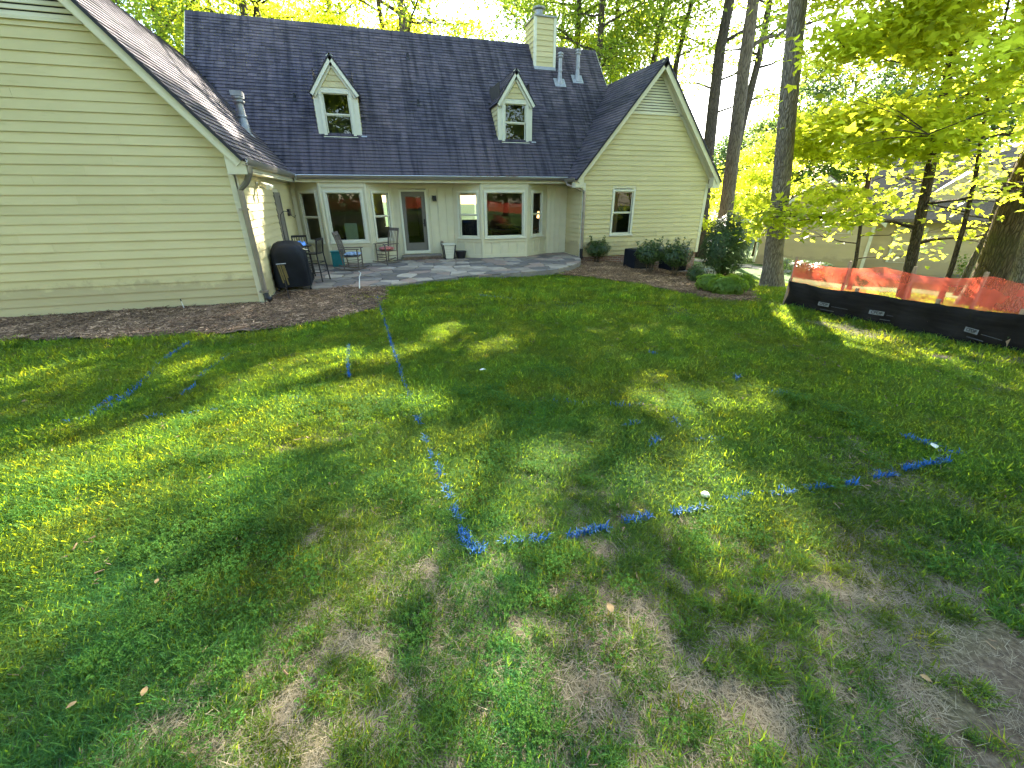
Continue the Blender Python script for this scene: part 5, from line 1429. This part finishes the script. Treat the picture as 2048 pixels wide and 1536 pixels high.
# folded towel
mb = MB(); n = 14
for i in range(n):
    for j in range(n):
        u, v = i / (n - 1) - .5, j / (n - 1) - .5
        mb.v.append((u * .5 + .03 * noise.noise((u * 5, v * 5, 1)), v * .42, .012 + max(0, .1 * noise.fractal((u * 3.2, v * 3.2, 4), .8, 2, 3) + .06 - .25 * (u * u + v * v))))
for i in range(n - 1):
    for j in range(n - 1): mb.f.append((i * n + j, (i + 1) * n + j, (i + 1) * n + j + 1, i * n + j + 1))
o = part('towel', mb, M['towel'], smooth=True); o.location = (-2.16, 13.25, .938); tag(o, 'crumpled blue and white towel heaped on the tall black table', 'towel')
# grill under its cover
gl = thing('covered_grill', 'gas grill under a black vinyl cover against the white side wall', 'grill', (-2.16, 11.98, 0), radians(6))
secs = [(0.10, .40, .33, 6), (.35, .405, .335, 6), (.7, .395, .33, 6), (.88, .40, .325, 5), (1.0, .37, .31, 4.5), (1.1, .31, .27, 4), (1.16, .2, .18, 3), (1.175, .05, .05, 2)]
vs_, fs_ = [], []; nn = 40
for k, (z, a, b, ex) in enumerate(secs):
    for i in range(nn):
        w = 2 * pi * i / nn; c, s = cos(w), sin(w)
        fo = 1 + (.05 * sin(w * 9 + k * .5 + 2 * sin(w * 2)) + .05 * noise.noise((c * 2, s * 2, k * .6))) * (1.2 if k < 3 else .6)
        x = a * abs(c) ** (2 / ex) * (1 if c > 0 else -1) * fo; y = b * abs(s) ** (2 / ex) * (1 if s > 0 else -1) * fo
        vs_.append((x, y, z - (.07 * max(0, -y / b) if k > 3 else 0)))
    if k:
        for i in range(nn): fs_.append(((k - 1) * nn + i, (k - 1) * nn + (i + 1) % nn, k * nn + (i + 1) % nn, k * nn + i))
fs_.append(tuple(range((len(secs) - 1) * nn, len(secs) * nn)))
part('cover', MB().add(vs_, fs_), M['cover'], gl, smooth=True)
for sx in (-1, 1):
    for sy in (-1, 1):
        part('wheel', MB().tube([(sx * .36 - .02, sy * .25, .055), (sx * .36 + .02, sy * .25, .055)], .055, 12), M['blackmetal'], gl)
part('frame', MB().box(-.39, .39, -.28, .28, .1, .13), M['blackmetal'], gl)
part('side_handle', MB().tube([(.36, -.33, 1.0), (.42, -.36, .98), (.45, -.3, .97)], .014, 6), M['pipe'], gl)
# garden hook, lamp stand, small things on the ground before the grill
hk = part('garden_hook', MB().tube([(-2.36, 13.0, 0), (-2.36, 13.0, 1.55)] + [(-2.36 + .14 - .14 * cos(a), 13.0, 1.62 + .2 * sin(a)) for a in np.linspace(0, 2.5, 9)] + [(-2.02, 13.0, 1.66), (-1.98, 13.0, 1.72)], .009, 6), M['blackmetal'])
tag(hk, 'thin black garden hook rising above the covered grill', 'garden hook')
gp = G(580, 603)
sd_ = thing('plant_stand', 'thin black metal stand with yellow straps in front of the grill', 'stand', gp); 
part('pole', MB().tube([(0, 0, -.05), (-.01, .02, .5), (-.02, .02, .84)], .01, 6), M['blackmetal'], sd_)
part('cross_bar', MB().tube([(-.12, .02, .84), (.08, .02, .85)], .012, 6), M['flash'], sd_)
for x, h in ((-.09, .5), (-.05, .42), (.0, .55), (.03, .36)): part('strap', MB().obox((x, .0, .82), (1, .2, 0), (.12, 0, -.99), (0, 1, 0), (-.014, .014), (0, h * .8), (-.003, .003)), M['brass'], sd_)
for a in (.4, 2.5, 4.6): part('foot', MB().tube([(0, 0, .05), (cos(a) * .16, sin(a) * .16, .0)], .008, 5), M['blackmetal'], sd_)
rp_ = G(551, 586)
rb = thing('gas_valve', 'small red capped valve lying on the mulch before the grill', 'valve', rp_); part('red_cap', MB().lathe((0, 0, 0), [(.05, 0), (.075, .03), (.07, .09), (.03, .12)], 12), M['redpl'], rb)
part('body', MB().tube([(.05, 0, .05), (.2, .03, .05), (.26, .05, .12)], [.03, .03, .02], 8), M['flash'], rb)
# teal bin
tb = thing('storage_bin', 'teal plastic bin behind the side-on rocking chair', 'bin', (-1.36, 15.75, .005), radians(4))
part('body', MB().prism([(-.19, -.15, 0), (.19, -.15, 0), (.19, .15, 0), (-.19, .15, 0)], (0, 0, .46)), M['teal'], tb, bevel=.015); part('lid', MB().box(-.21, .21, -.17, .17, .463, .5), M['teal'], tb, bevel=.01)
# white planter with dark corner strips, black pot
pw = thing('planter_box', 'white slatted planter tapering to its foot right of the door', 'planter', (2.52, 16.38, .005))
for i in range(5):
    z0, z1 = .03 + i * .095, .03 + i * .095 + .09; w0, w1 = .145 + z0 * .13, .145 + z1 * .13
    part('slat', MB().add([(-w0, -w0, z0), (w0, -w0, z0), (w0, w0, z0), (-w0, w0, z0), (-w1, -w1, z1), (w1, -w1, z1), (w1, w1, z1), (-w1, w1, z1)], [(3, 2, 1, 0), (4, 5, 6, 7), (0, 1, 5, 4), (1, 2, 6, 5), (2, 3, 7, 6), (3, 0, 4, 7)]), M['white'], pw)
for sx in (-1, 1):
    for sy in (-1, 1): part('corner_strip', MB().tube([(sx * .152, sy * .152, 0), (sx * .225, sy * .225, .53)], .02, 4), M['blackmetal'], pw)
part('rim', MB().box(-.235, .235, -.235, .235, .515, .55), M['white'], pw)
bp = part('flower_pot', MB().lathe((2.98, 16.42, .004), [(.15, 0), (.2, .2), (.22, .27), (.2, .27), (.17, .2), (.02, .18)], 18), M['blackmetal']); tag(bp, 'empty black pot beside the white planter', 'pot')
# pale pipe over the patio to the lawn
pp = part('drain_pipe', MB().tube([(-.68, 14.2, .02), (-.62, 13.9, .018), (-.64, 13.2, .018), (-.62, 12.4, .018), (-.6, 11.72, .014), (-.6, 11.6, -.02)], .016, 8), M['pipe']); tag(pp, 'thin pale pipe lying across the patio to its edge', 'pipe')
# air conditioners behind the shrubs
for i, (px, py) in enumerate(((1278, 541), (1350, 545))):
    p = G(px, py); p = Vector((p.x + .1, p.y + .35, float(terrain(p.x + .1, p.y + .35))))
    a_ = thing('air_conditioner', ('dark grey air conditioner unit left behind the shrubs', 'dark grey air conditioner unit right behind the shrubs')[i], 'air conditioner', p, radians(3), 'air conditioners by the right wing')
    part('housing', MB().box(-.36, .36, -.36, .36, .06, .72), M['cover'], a_, bevel=.03)
    for k in range(14):
        z = .12 + k * .041; part('louvre', MB().box(-.34, .34, -.373, -.361, z, z + .018), M['blackmetal'], a_)
    part('fan_grille', MB().lathe((0, 0, .721), [(.3, 0), (.3, .025), (.05, .035)], 20), M['blackmetal'], a_); part('pad', MB().box(-.45, .45, -.45, .45, -.1, .055), M['concrete'], a_)
# pale stake in the mulch by the gable
q = G(371, 622)
sk = thing('marker_stake', 'pale marker stake with a dark tip leaning in the mulch', 'stake', q)
part('rod', MB().tube([(0, 0, -.05), (-.03, .03, .2)], .008, 6), M['pipe'], sk); part('tip', MB().tube([(-.03, .03, .2), (-.037, .036, .25)], .012, 6), M['dark'], sk)

# ================================================================== LAWN GRASS, CLOVER, MULCH CHIPS, PAINT
SRC = {}
def src_collection(name, meshes, mat):
    c = bpy.data.collections.new(name)
    for k, me in enumerate(meshes):
        me.materials.append(mat)
        o = bpy.data.objects.new('%s_%d' % (name, k), me); c.objects.link(o)
    return c
def blades(n, spread, h0, h1, w, seed, lean=.5, flat=0):
    r = random.Random(seed); V = []; Fq = []
    for i in range(n):
        a = r.uniform(0, 6.28); rr = spread * sqrt(r.random()); x, y = cos(a) * rr, sin(a) * rr
        b = r.uniform(0, 6.28); L = r.uniform(h0, h1); le = r.uniform(.1, lean) + .25 * rr / spread
        dx, dy = cos(b), sin(b)
        if flat: el = [r.uniform(0, .15), r.uniform(.02, .3), r.uniform(-.1, .2)]
        else: el = [1.45 - le * .5, 1.2 - le, .9 - le * 1.7]
        p = Vector((x, y, -.008 if not flat else r.uniform(0, .015))); ww = w * r.uniform(.7, 1.3)
        s = Vector((-dy, dx, 0)); base = len(V)
        for k, f in enumerate((1, .85, .5)):
            V += [p - s * ww * f * .5, p + s * ww * f * .5]
            e = el[k]; p = p + Vector((dx * cos(e), dy * cos(e), sin(e))) * L / 3
        V.append(p)
        Fq += [(base, base + 1, base + 3, base + 2), (base + 2, base + 3, base + 5, base + 4), (base + 4, base + 5, base + 6)]
    me = bpy.data.meshes.new('tuft'); me.from_pydata(V, [], Fq); return me
def clovers(n, spread, seed):
    r = random.Random(seed); V = []; Fq = []
    for i in range(n):
        a = r.uniform(0, 6.28); rr = spread * sqrt(r.random()); c = Vector((cos(a) * rr, sin(a) * rr, r.uniform(.015, .05)))
        t0 = r.uniform(0, 6.28); nx, ny = r.uniform(-.3, .3), r.uniform(-.3, .3); L = r.uniform(.0055, .009)
        for k in range(3):
            t = t0 + k * 2.094; d = Vector((cos(t), sin(t), nx * cos(t) + ny * sin(t))); s = Vector((-sin(t), cos(t), 0)); b = len(V)
            V += [c, c + d * L * .65 + s * L * .5 + Vector((0, 0, .002)), c + d * L * 1.05, c + d * L * .65 - s * L * .5 + Vector((0, 0, .002))]; Fq.append((b, b + 1, b + 2, b + 3))
        b = len(V); V += [c, c + Vector((.0012, 0, 0)), Vector((c.x * .8, c.y * .8, 0))]; Fq.append((b, b + 1, b + 2))
    me = bpy.data.meshes.new('clover'); me.from_pydata(V, [], Fq); return me
def chips(n, spread, seed, L0, L1, w):
    r = random.Random(seed); V = []; Fq = []
    for i in range(n):
        x, y, a, L = r.uniform(-spread, spread), r.uniform(-spread, spread), r.uniform(0, 6.28), r.uniform(L0, L1)
        d = Vector((cos(a), sin(a), r.uniform(-.25, .25))) * L / 2; s = Vector((-sin(a), cos(a), r.uniform(-.5, .5))) * w * r.uniform(.5, 1.3) / 2; c = Vector((x, y, r.uniform(.004, .022))); b = len(V); u = Vector((0, 0, .004))
        V += [c - d - s, c + d - s * .6, c + d * .9 + s, c - d + s, c - d * .9 + u, c + d * .9 + u]
        Fq += [(0 + b, 1 + b, 5 + b, 4 + b), (4 + b, 5 + b, 2 + b, 3 + b), (b, 4 + b, 3 + b), (1 + b, 2 + b, 5 + b)]
    me = bpy.data.meshes.new('chip'); me.from_pydata(V, [], Fq); return me

def scatter(name, label, cat, coll, P, rot, scl, tint, kind='stuff'):
    me = bpy.data.meshes.new(name)
    n = len(P); me.vertices.add(n); me.vertices.foreach_set('co', np.asarray(P, np.float32).ravel())
    a = me.attributes.new('rot', 'FLOAT_VECTOR', 'POINT'); a.data.foreach_set('vector', np.asarray(rot, np.float32).ravel())
    a = me.attributes.new('scl', 'FLOAT_VECTOR', 'POINT'); a.data.foreach_set('vector', np.asarray(scl, np.float32).ravel())
    a = me.attributes.new('tint', 'FLOAT_COLOR', 'POINT'); a.data.foreach_set('color', np.concatenate([np.asarray(tint, np.float32), np.ones((n, 1), np.float32)], 1).ravel())
    o = bpy.data.objects.new(name, me); COL.objects.link(o)
    ng = bpy.data.node_groups.new(name + ' scatter', 'GeometryNodeTree')
    ng.interface.new_socket('Geometry', in_out='INPUT', socket_type='NodeSocketGeometry'); ng.interface.new_socket('Geometry', in_out='OUTPUT', socket_type='NodeSocketGeometry')
    gi, go = ng.nodes.new('NodeGroupInput'), ng.nodes.new('NodeGroupOutput')
    ci = ng.nodes.new('GeometryNodeCollectionInfo'); ci.inputs['Collection'].default_value = coll; ci.inputs['Separate Children'].default_value = True; ci.inputs['Reset Children'].default_value = True
    ip = ng.nodes.new('GeometryNodeInstanceOnPoints'); ip.inputs['Pick Instance'].default_value = True
    def attr(nm, typ):
        x = ng.nodes.new('GeometryNodeInputNamedAttribute'); x.data_type = typ; x.inputs['Name'].default_value = nm; return x.outputs['Attribute']
    ng.links.new(gi.outputs[0], ip.inputs['Points']); ng.links.new(ci.outputs[0], ip.inputs['Instance'])
    ng.links.new(attr('rot', 'FLOAT_VECTOR'), ip.inputs['Rotation']); ng.links.new(attr('scl', 'FLOAT_VECTOR'), ip.inputs['Scale'])
    rv = ng.nodes.new('FunctionNodeRandomValue'); rv.data_type = 'INT'; rv.inputs[4].default_value = 0; rv.inputs[5].default_value = 97
    ng.links.new(rv.outputs[2], ip.inputs['Instance Index'])
    ng.links.new(ip.outputs[0], go.inputs[0])
    md = o.modifiers.new('scatter', 'NODES'); md.node_group = ng
    return tag(o, label, cat, kind=kind)

blade_mat = leaf_mat('grass blade', (.012, .040, .011), (.078, .165, .040), (.54, .68, .02), .52, .6, .03, tint=True)
straw_mat = leaf_mat('dry grass', (.19, .155, .10), (.42, .36, .25), (.3, .25, .16), .25, .8, .1, tint=True)
clover_mat = leaf_mat('clover leaf', (.035, .10, .015), (.075, .17, .03), (.25, .4, .04), .4, .6, .05, tint=True)
chip_mat = leaf_mat('bark chip', (.035, .022, .014), (.17, .12, .08), (.02, .015, .01), .02, .9, .1, tint=True)
C_fine = src_collection('fine_tuft', [blades(24, .06, .035, .085, .0058, 300 + k) for k in range(6)], blade_mat)
C_near = src_collection('near_tuft', [blades(28, .04, .035, .10, .0040, 320 + k, .75) for k in range(6)], blade_mat)
C_dry = src_collection('dry_tuft', [blades(34, .07, .025, .075, .0015, 340 + k, flat=1) for k in range(5)], straw_mat)
C_clo = src_collection('clover_tuft', [clovers(16, .055, 360 + k) for k in range(5)], clover_mat)
C_chip = src_collection('chip_bunch', [chips(26, .11, 380 + k, .02, .07, .012) for k in range(5)], chip_mat)

vnoise = lambda x, y, s, z: np.array([noise.noise((a * s, b * s, z)) for a, b in zip(x, y)])
vfrac = lambda x, y, s, z: np.array([noise.fractal((a * s, b * s, z), .8, 2, 4) for a, b in zip(x, y)])
SOLID = [PATIO, BED_L, BED_R]
def in_view(x, y, m=60):
    z = terrain(x, y) - EYE
    d = x * _f.x + y * _f.y + z * _f.z
    u = 1024 + F * (x * _r.x + y * _r.y + z * _r.z) / np.maximum(d, .05); v = 768 - F * (x * _u.x + y * _u.y + z * _u.z) / np.maximum(d, .05)
    return (d > .05) & (u > -m) & (u < 2048 + m) & (v > -m) & (v < 1536 + 160)
def cand(n, r0, r1, seed, wide=True):
    """even random points of the lawn between two distances from the viewer, a margin beyond the frame included"""
    g = np.random.default_rng(seed)
    a = g.uniform(YAW - 1.25, YAW + 1.25, n); r = np.sqrt(g.uniform(r0 * r0, r1 * r1, n))
    x, y = r * np.sin(a), r * np.cos(a)
    ok = in_view(x, y, 260)
    for p in SOLID: ok &= ~in_poly(p, x, y)
    ok &= ~((y > 15.4) & (x < 13.1) & (x > -9)) & ~((y > 10.5) & (x < -2.5))
    return x[ok], y[ok], g
def lush(x, y):
    """0 bare .. 1 thick: thin and clumpy close to the viewer and towards the right, thick in the middle"""
    d = np.hypot(x, y)
    thick = sstep(1.3, 3.0, d - .45 * np.clip(x - .3, 0, 2.5) + .25 * np.clip(-x, 0, 2))
    n = vfrac(x, y, 9, 5) * .6 + vnoise(x, y, 17, 2) * .5
    v = .455 + .69 * thick + n * (1 - .72 * thick)
    v = v - .85 * dirt_at(x, y)
    for p in THIN: v = v - .19 * in_poly(p, x, y)
    v = v - .55 * sstep(6.5, 9, x) * sstep(9.5, 6, y) * (vnoise(x, y, 2, 9) > -.1)
    return v
def lawn(name, label, coll, n, r0, r1, seed, s0, s1, thr):
    x, y, g = cand(n, r0, r1, seed)
    v = lush(x, y)
    k = v > thr + g.uniform(-.3, .3, len(x)) * (.7 if r0 < 1 else .5)
    x, y, v = x[k], y[k], v[k]
    n = len(x)
    z = terrain(x, y) + .012 * vnoise(x, y, 2.2, 3)
    h = vnoise(x, y, 1.1, 12)
    s = g.uniform(s0, s1, n) * (1 + .45 * h)
    rot = np.stack([g.normal(0, .12, n), g.normal(0, .12, n), g.uniform(0, 6.28, n)], 1)
    hue = vfrac(x, y, 1.3, 21); b = g.uniform(.5, 1.3, n) * (1 + .25 * h)
    blue = np.clip(.5 - .9 * hue, 0, 1) * sstep(4, 1.2, np.hypot(x, y))  # bluish cast of shaded grass tinted into the near tufts
    t = np.stack([b * (1 + .2 * hue - .1 * blue), b, b * (1 + .6 * blue)], 1)
    dry = g.random(n) < .035
    t[dry] = t[dry] * np.array([1.9, 1.35, 1.2])
    return scatter(name, label, 'grass', coll, np.stack([x, y, z], 1), rot, np.stack([s, s, s * (1 + .2 * h)], 1), np.clip(t, .2, 4))
lawn('lawn_grass', 'tufted grass with bare gaps at the bottom nearest the viewer', C_near, 30000, .3, 3.2, 401, .5, 1.1, .37)
lawn('lawn_grass', 'thick mown lawn grass in the middle of the yard', C_fine, 52000, 2.2, 7.5, 402, .85, 1.35, .35)
lawn('lawn_grass', 'mown lawn grass spreading back to the patio and fence', C_fine, 52000, 7.0, 18, 403, 1.3, 2.1, .3)
# dry thatch between the tufts
x, y, g = cand(14000, .3, 4.5, 404); v = lush(x, y); k = (v < .8 + g.uniform(-.25, .25, len(x))) & (g.random(len(x)) > .8 * in_poly(DIRT[0], x, y)); x, y = x[k], y[k]; n = len(x)
tt = g.uniform(.55, 1.1, n); s = g.uniform(.7, 1.2, n)
scatter('dry_thatch', 'straw coloured dead grass lying between the green tufts', 'dead grass', C_dry, np.stack([x, y, terrain(x, y) + .004], 1), np.stack([0 * x, 0 * x, g.uniform(0, 6.28, n)], 1), np.stack([s] * 3, 1), np.stack([tt, tt * .97, tt * .95], 1))
x, y, g = cand(9000, 5, 13, 405); k = (lush(x, y) < .95); x, y = x[k], y[k]; n = len(x); s = g.uniform(1, 1.8, n); tt = g.uniform(.6, 1.1, n)
scatter('dry_thatch', 'dead grass on the worn ground before the silt fence', 'dead grass', C_dry, np.stack([x, y, terrain(x, y) + .004], 1), np.stack([0 * x, 0 * x, g.uniform(0, 6.28, n)], 1), np.stack([s] * 3, 1), np.stack([tt, tt * .97, tt * .95], 1))
# clover
x, y, g = cand(6000, .3, 4.5, 406)
k = (vfrac(x, y, 1.5, 31) + .35 * sstep(1.6, .8, np.hypot(x - .0, y - .9)) > .3) & (lush(x, y) > .4); x, y = x[k], y[k]; n = len(x); s = g.uniform(.8, 1.25, n) * (1 + .05 * np.hypot(x, y)); tt = g.uniform(.7, 1.15, n)
scatter('clover', 'clover leaves spread through the near lawn', 'clover', C_clo, np.stack([x, y, terrain(x, y) + .012], 1), np.stack([0 * x, 0 * x, g.uniform(0, 6.28, n)], 1), np.stack([s] * 3, 1), np.stack([tt] * 3, 1))
# mulch chips
def chip_field(label, poly, n, seed, tint, lift):
    g = np.random.default_rng(seed); xs = [p[0] for p in poly]; ys = [p[1] for p in poly]
    x, y = g.uniform(min(xs), max(xs), n), g.uniform(min(ys), max(ys), n); k = in_poly(poly, x, y) & in_view(x, y, 200); x, y = x[k], y[k]; n = len(x)
    b = g.uniform(.6, 1.4, n) * (1 + .4 * vnoise(x, y, 1.2, 4)); pale = g.random(n) < .12; b[pale] *= 1.9
    s = g.uniform(.8, 1.5, n)
    scatter('mulch_chips', label, 'mulch', C_chip, np.stack([x, y, terrain(x, y) + lift], 1), np.stack([g.normal(0, .1, n), g.normal(0, .1, n), g.uniform(0, 6.28, n)], 1), np.stack([s] * 3, 1), np.stack([b * tint[0], b * tint[1], b * tint[2]], 1))
chip_field('dark bark chips strewn over the bed by the yellow gable', BED_L, 3800, 411, (1.7, 1.55, 1.45), .04)
chip_field('pale straw chips strewn over the bed by the right wing', BED_R, 5200, 412, (1.75, 1.55, 1.3), .035)
x, y, g = cand(1500, .4, 9, 415); n = len(x); s = g.uniform(.15, .5, n) * (1 + .08 * np.hypot(x, y)); tt = g.uniform(.8, 2.6, n)
C_bit = src_collection('litter_bit', [chips(2, .06, 390 + k, .02, .09, .014) for k in range(5)], chip_mat)
scatter('leaf_litter', 'twigs and dry leaf bits strewn thinly over the lawn', 'litter', C_bit, np.stack([x, y, terrain(x, y) + .03], 1), np.stack([0 * x, 0 * x, g.uniform(0, 6.28, n)], 1), np.stack([s] * 3, 1), np.stack([tt, tt * .95, tt * .85], 1))
# weeds creeping into the mulch next to the patio
g = np.random.default_rng(77); n = 90; p0 = G(735, 597)
x = p0.x + g.normal(0, .28, n); y = p0.y + g.normal(0, .45, n); s = g.uniform(.6, 1.2, n); tt = g.uniform(1.1, 1.6, n)
scatter('weeds', 'thin weeds creeping into the mulch beside the patio', 'weeds', C_fine, np.stack([x, y, terrain(x, y) + .03], 1), np.stack([0 * x, 0 * x, g.uniform(0, 6.28, n)], 1), np.stack([s] * 3, 1), np.stack([tt * 1.3, tt, tt], 1))

# ---- blue marking paint on the blades
M['paint'] = leaf_mat('blue marking paint', (.008, .055, .2), (.035, .17, .48), (.02, .1, .32), .15, .6, .2)
def paint_line(label, segs, width, dens, seed, h=.06):
    """painted blades along image polylines laid on the ground"""
    r = random.Random(seed); V = []; Fq = []
    for pts, a in segs:
        Gs = [G(*p) for p in pts]
        for i in range(len(Gs) - 1):
            L = (Gs[i + 1] - Gs[i]).length; n = int(L * dens * a)
            dist_ = (Gs[i].length + Gs[i + 1].length) / 2
            for k in range(n):
                f = r.random(); p = Gs[i].lerp(Gs[i + 1], f); q = Vector((p.x + r.gauss(0, width * .45), p.y + r.gauss(0, width * .45), 0)); q.z = float(terrain(q.x, q.y)) + r.uniform(.0, .02)
                b = r.uniform(0, 6.28); d = Vector((cos(b), sin(b), 0)); s = Vector((-d.y, d.x, 0)) * .0022 * (1 + dist_ * .09); hh = h * r.uniform(.5, 1.1); le = r.uniform(.2, .9); j = len(V)
                m1 = q + d * hh * le * .35 + Vector((0, 0, hh * .6)); m2 = q + d * hh * le + Vector((0, 0, hh * (1 - .45 * le)))
                V += [q - s, q + s, m1 + s * .8, m1 - s * .8, m2]; Fq += [(j, j + 1, j + 2, j + 3), (j + 3, j + 2, j + 4)]
    me = bpy.data.meshes.new('paint_line'); me.from_pydata(V, [], Fq); o = part('paint_line', me, M['paint'])
    return tag(o, label, 'paint marking', 'blue paint marks on the lawn')
paint_line('long blue line running from the patio edge towards the viewer', [([(752, 575), (757, 600), (764, 630)], .25), ([(764, 630), (776, 665), (790, 710), (803, 750), (815, 790), (826, 815)], .4), ([(834, 838), (842, 855)], .6), ([(850, 880), (854, 895)], .9), ([(861, 908), (866, 925)], .9), ([(874, 938), (882, 962)], 1), ([(893, 980), (902, 1004)], 1.1), ([(906, 1020), (920, 1050)], 1.1)], .018, 430, 1)
paint_line('thick bright blue corner mark nearest the viewer', [([(924, 1066), (934, 1092), (956, 1112)], 2.0), ([(950, 1112), (970, 1100)], 1.6)], .03, 600, 2, .055)
for i, (pts, a) in enumerate((([(1004, 1092), (1098, 1086)], 1), ([(1134, 1080), (1175, 1072), (1216, 1062)], 1.1), ([(1244, 1053), (1300, 1041)], 1), ([(1344, 1033), (1408, 1022)], .9), ([(1446, 1008), (1502, 997)], .8), ([(1534, 997), (1582, 992)], .9), ([(1608, 986), (1654, 981)], .8), ([(1686, 976), (1712, 971)], .7), ([(1744, 960), (1786, 953)], .7), ([(1804, 945), (1850, 936), (1896, 928)], .9))):
    paint_line(('first blue dash right of the thick corner mark', 'second blue dash right of the thick corner mark', 'third blue dash right of the thick corner mark', 'fourth blue dash, just left of the white mushroom', 'fifth blue dash, just right of the white mushroom', 'sixth blue dash of the row leading right', 'seventh blue dash of the row leading right', 'eighth and shortest blue dash of the row', 'ninth blue dash, before the right end of the row', 'last bright blue dash at the right end of the row')[i], [(pts, a)], .018, 500, 10 + i)
paint_line('blue stroke sloping above the right end of the dash row', [([(1800, 876), (1835, 888), (1872, 900)], .8), ([(1878, 908), (1930, 916)], .3)], .022, 420, 30)
paint_line('faint double blue stroke at the left of the lawn', [([(380, 688), (352, 708), (330, 722)], 1.2), ([(322, 730), (290, 765), (245, 800)], .35), ([(225, 800), (180, 838), (138, 850)], .8), ([(285, 775), (250, 802), (212, 826)], .6)], .03, 170, 31)
paint_line('blue stroke slanting beside the sunny streak on the left', [([(460, 712), (432, 735), (402, 758)], .8), ([(390, 775), (366, 795)], .7)], .028, 190, 32)
paint_line('short upright blue stroke left of the long line', [([(699, 694), (697, 725), (699, 758)], .9)], .018, 280, 33)
paint_line('faint blue dashes crossing the lawn at the left', [([(296, 840), (330, 835)], .9), ([(365, 832), (480, 818)], .3), ([(540, 805), (620, 800)], .3)], .03, 160, 34)
paint_line('faint blue smudge on the grass before the patio', [([(955, 592), (1030, 602)], .35)], .12, 450, 35)
paint_line('faint blue marks in the middle of the lawn right of the long line', [([(1090, 808), (1200, 815), (1280, 815)], .12), ([(1250, 858), (1282, 852)], .5), ([(1300, 900), (1316, 880)], .9), ([(1345, 845), (1362, 865)], .5), ([(1385, 890), (1440, 886)], .4), ([(1548, 790), (1570, 790)], .7), ([(1470, 765), (1475, 755)], .4), ([(1300, 708), (1310, 712)], .5)], .035, 600, 36)

# ---- bits lying on the lawn
M['deadleaf'] = leaf_mat('fallen leaf', (.20, .12, .05), (.32, .22, .1), (.2, .13, .06), .2, .7, .2); M['paleleaf'] = leaf_mat('pale fallen leaf', (.55, .55, .45), (.65, .62, .5), (.3, .3, .2), .2, .6, .3)
M['cap'] = simple('pale mushroom', (.62, .58, .48), .7, .1)
mp_ = G(1408, 1000)
mu = thing('mushroom', 'single white mushroom in the grass above the dash row', 'mushroom', mp_); part('stem', MB().lathe((0, 0, -.01), [(.008, 0), (.009, .05)], 8), M['cap'], mu); part('cap', MB().lathe((0, 0, .035), [(.004, .002), (.024, 0), (.026, .008), (.017, .02), (.004, .024)], 14), M['cap'], mu)
def fallen(label, px, py, L, mat, seed):
    p = G(px, py); r = random.Random(seed); a = r.uniform(0, 6.28); d = Vector((cos(a), sin(a), .1)); s = Vector((-sin(a), cos(a), 0)); c = p + Vector((0, 0, .055)); V = []
    prof = (0, .28, .42, .46, .36, .18, 0)
    for i, w in enumerate(prof):
        t = i / 6 - .5; V += [c + d * L * t + s * w * L * .7 + uz * (.25 * L * (w * .8)), c + d * L * t + uz * .05 * L * sin(i), c + d * L * t - s * w * L * .7 + uz * (.2 * L * (w * .8))]
    Fq = []
    for i in range(6):
        for k in range(2): Fq.append((i * 3 + k, i * 3 + k + 1, i * 3 + k + 4, i * 3 + k + 3))
    return tag(part('fallen_leaf', MB().add(V, Fq), M[mat], smooth=True), label, 'leaf', 'leaves fallen on the lawn')
fallen('pale leaf lying on the blue stroke at the right', 1862, 904, .07, 'paleleaf', 1)
fallen('tiny pale leaf on the shaded middle of the lawn', 966, 748, .08, 'paleleaf', 2)
fallen('tan leaf on the bare patch right of the corner mark', 1218, 1232, .05, 'deadleaf', 3)
fallen('orange brown leaf near the bottom left corner', 300, 1400, .035, 'deadleaf', 4)
fallen('brown leaf in the clover at the bottom left', 156, 1428, .03, 'deadleaf', 5)
fallen('orange leaf on the worn grass at the lower right', 1840, 1375, .035, 'deadleaf', 6)
fallen('small rusty leaf above the worn lower right patch', 1733, 1217, .03, 'deadleaf', 7)
fallen('yellowed leaf in the grass at the far lower left', 322, 1178, .03, 'deadleaf', 8)
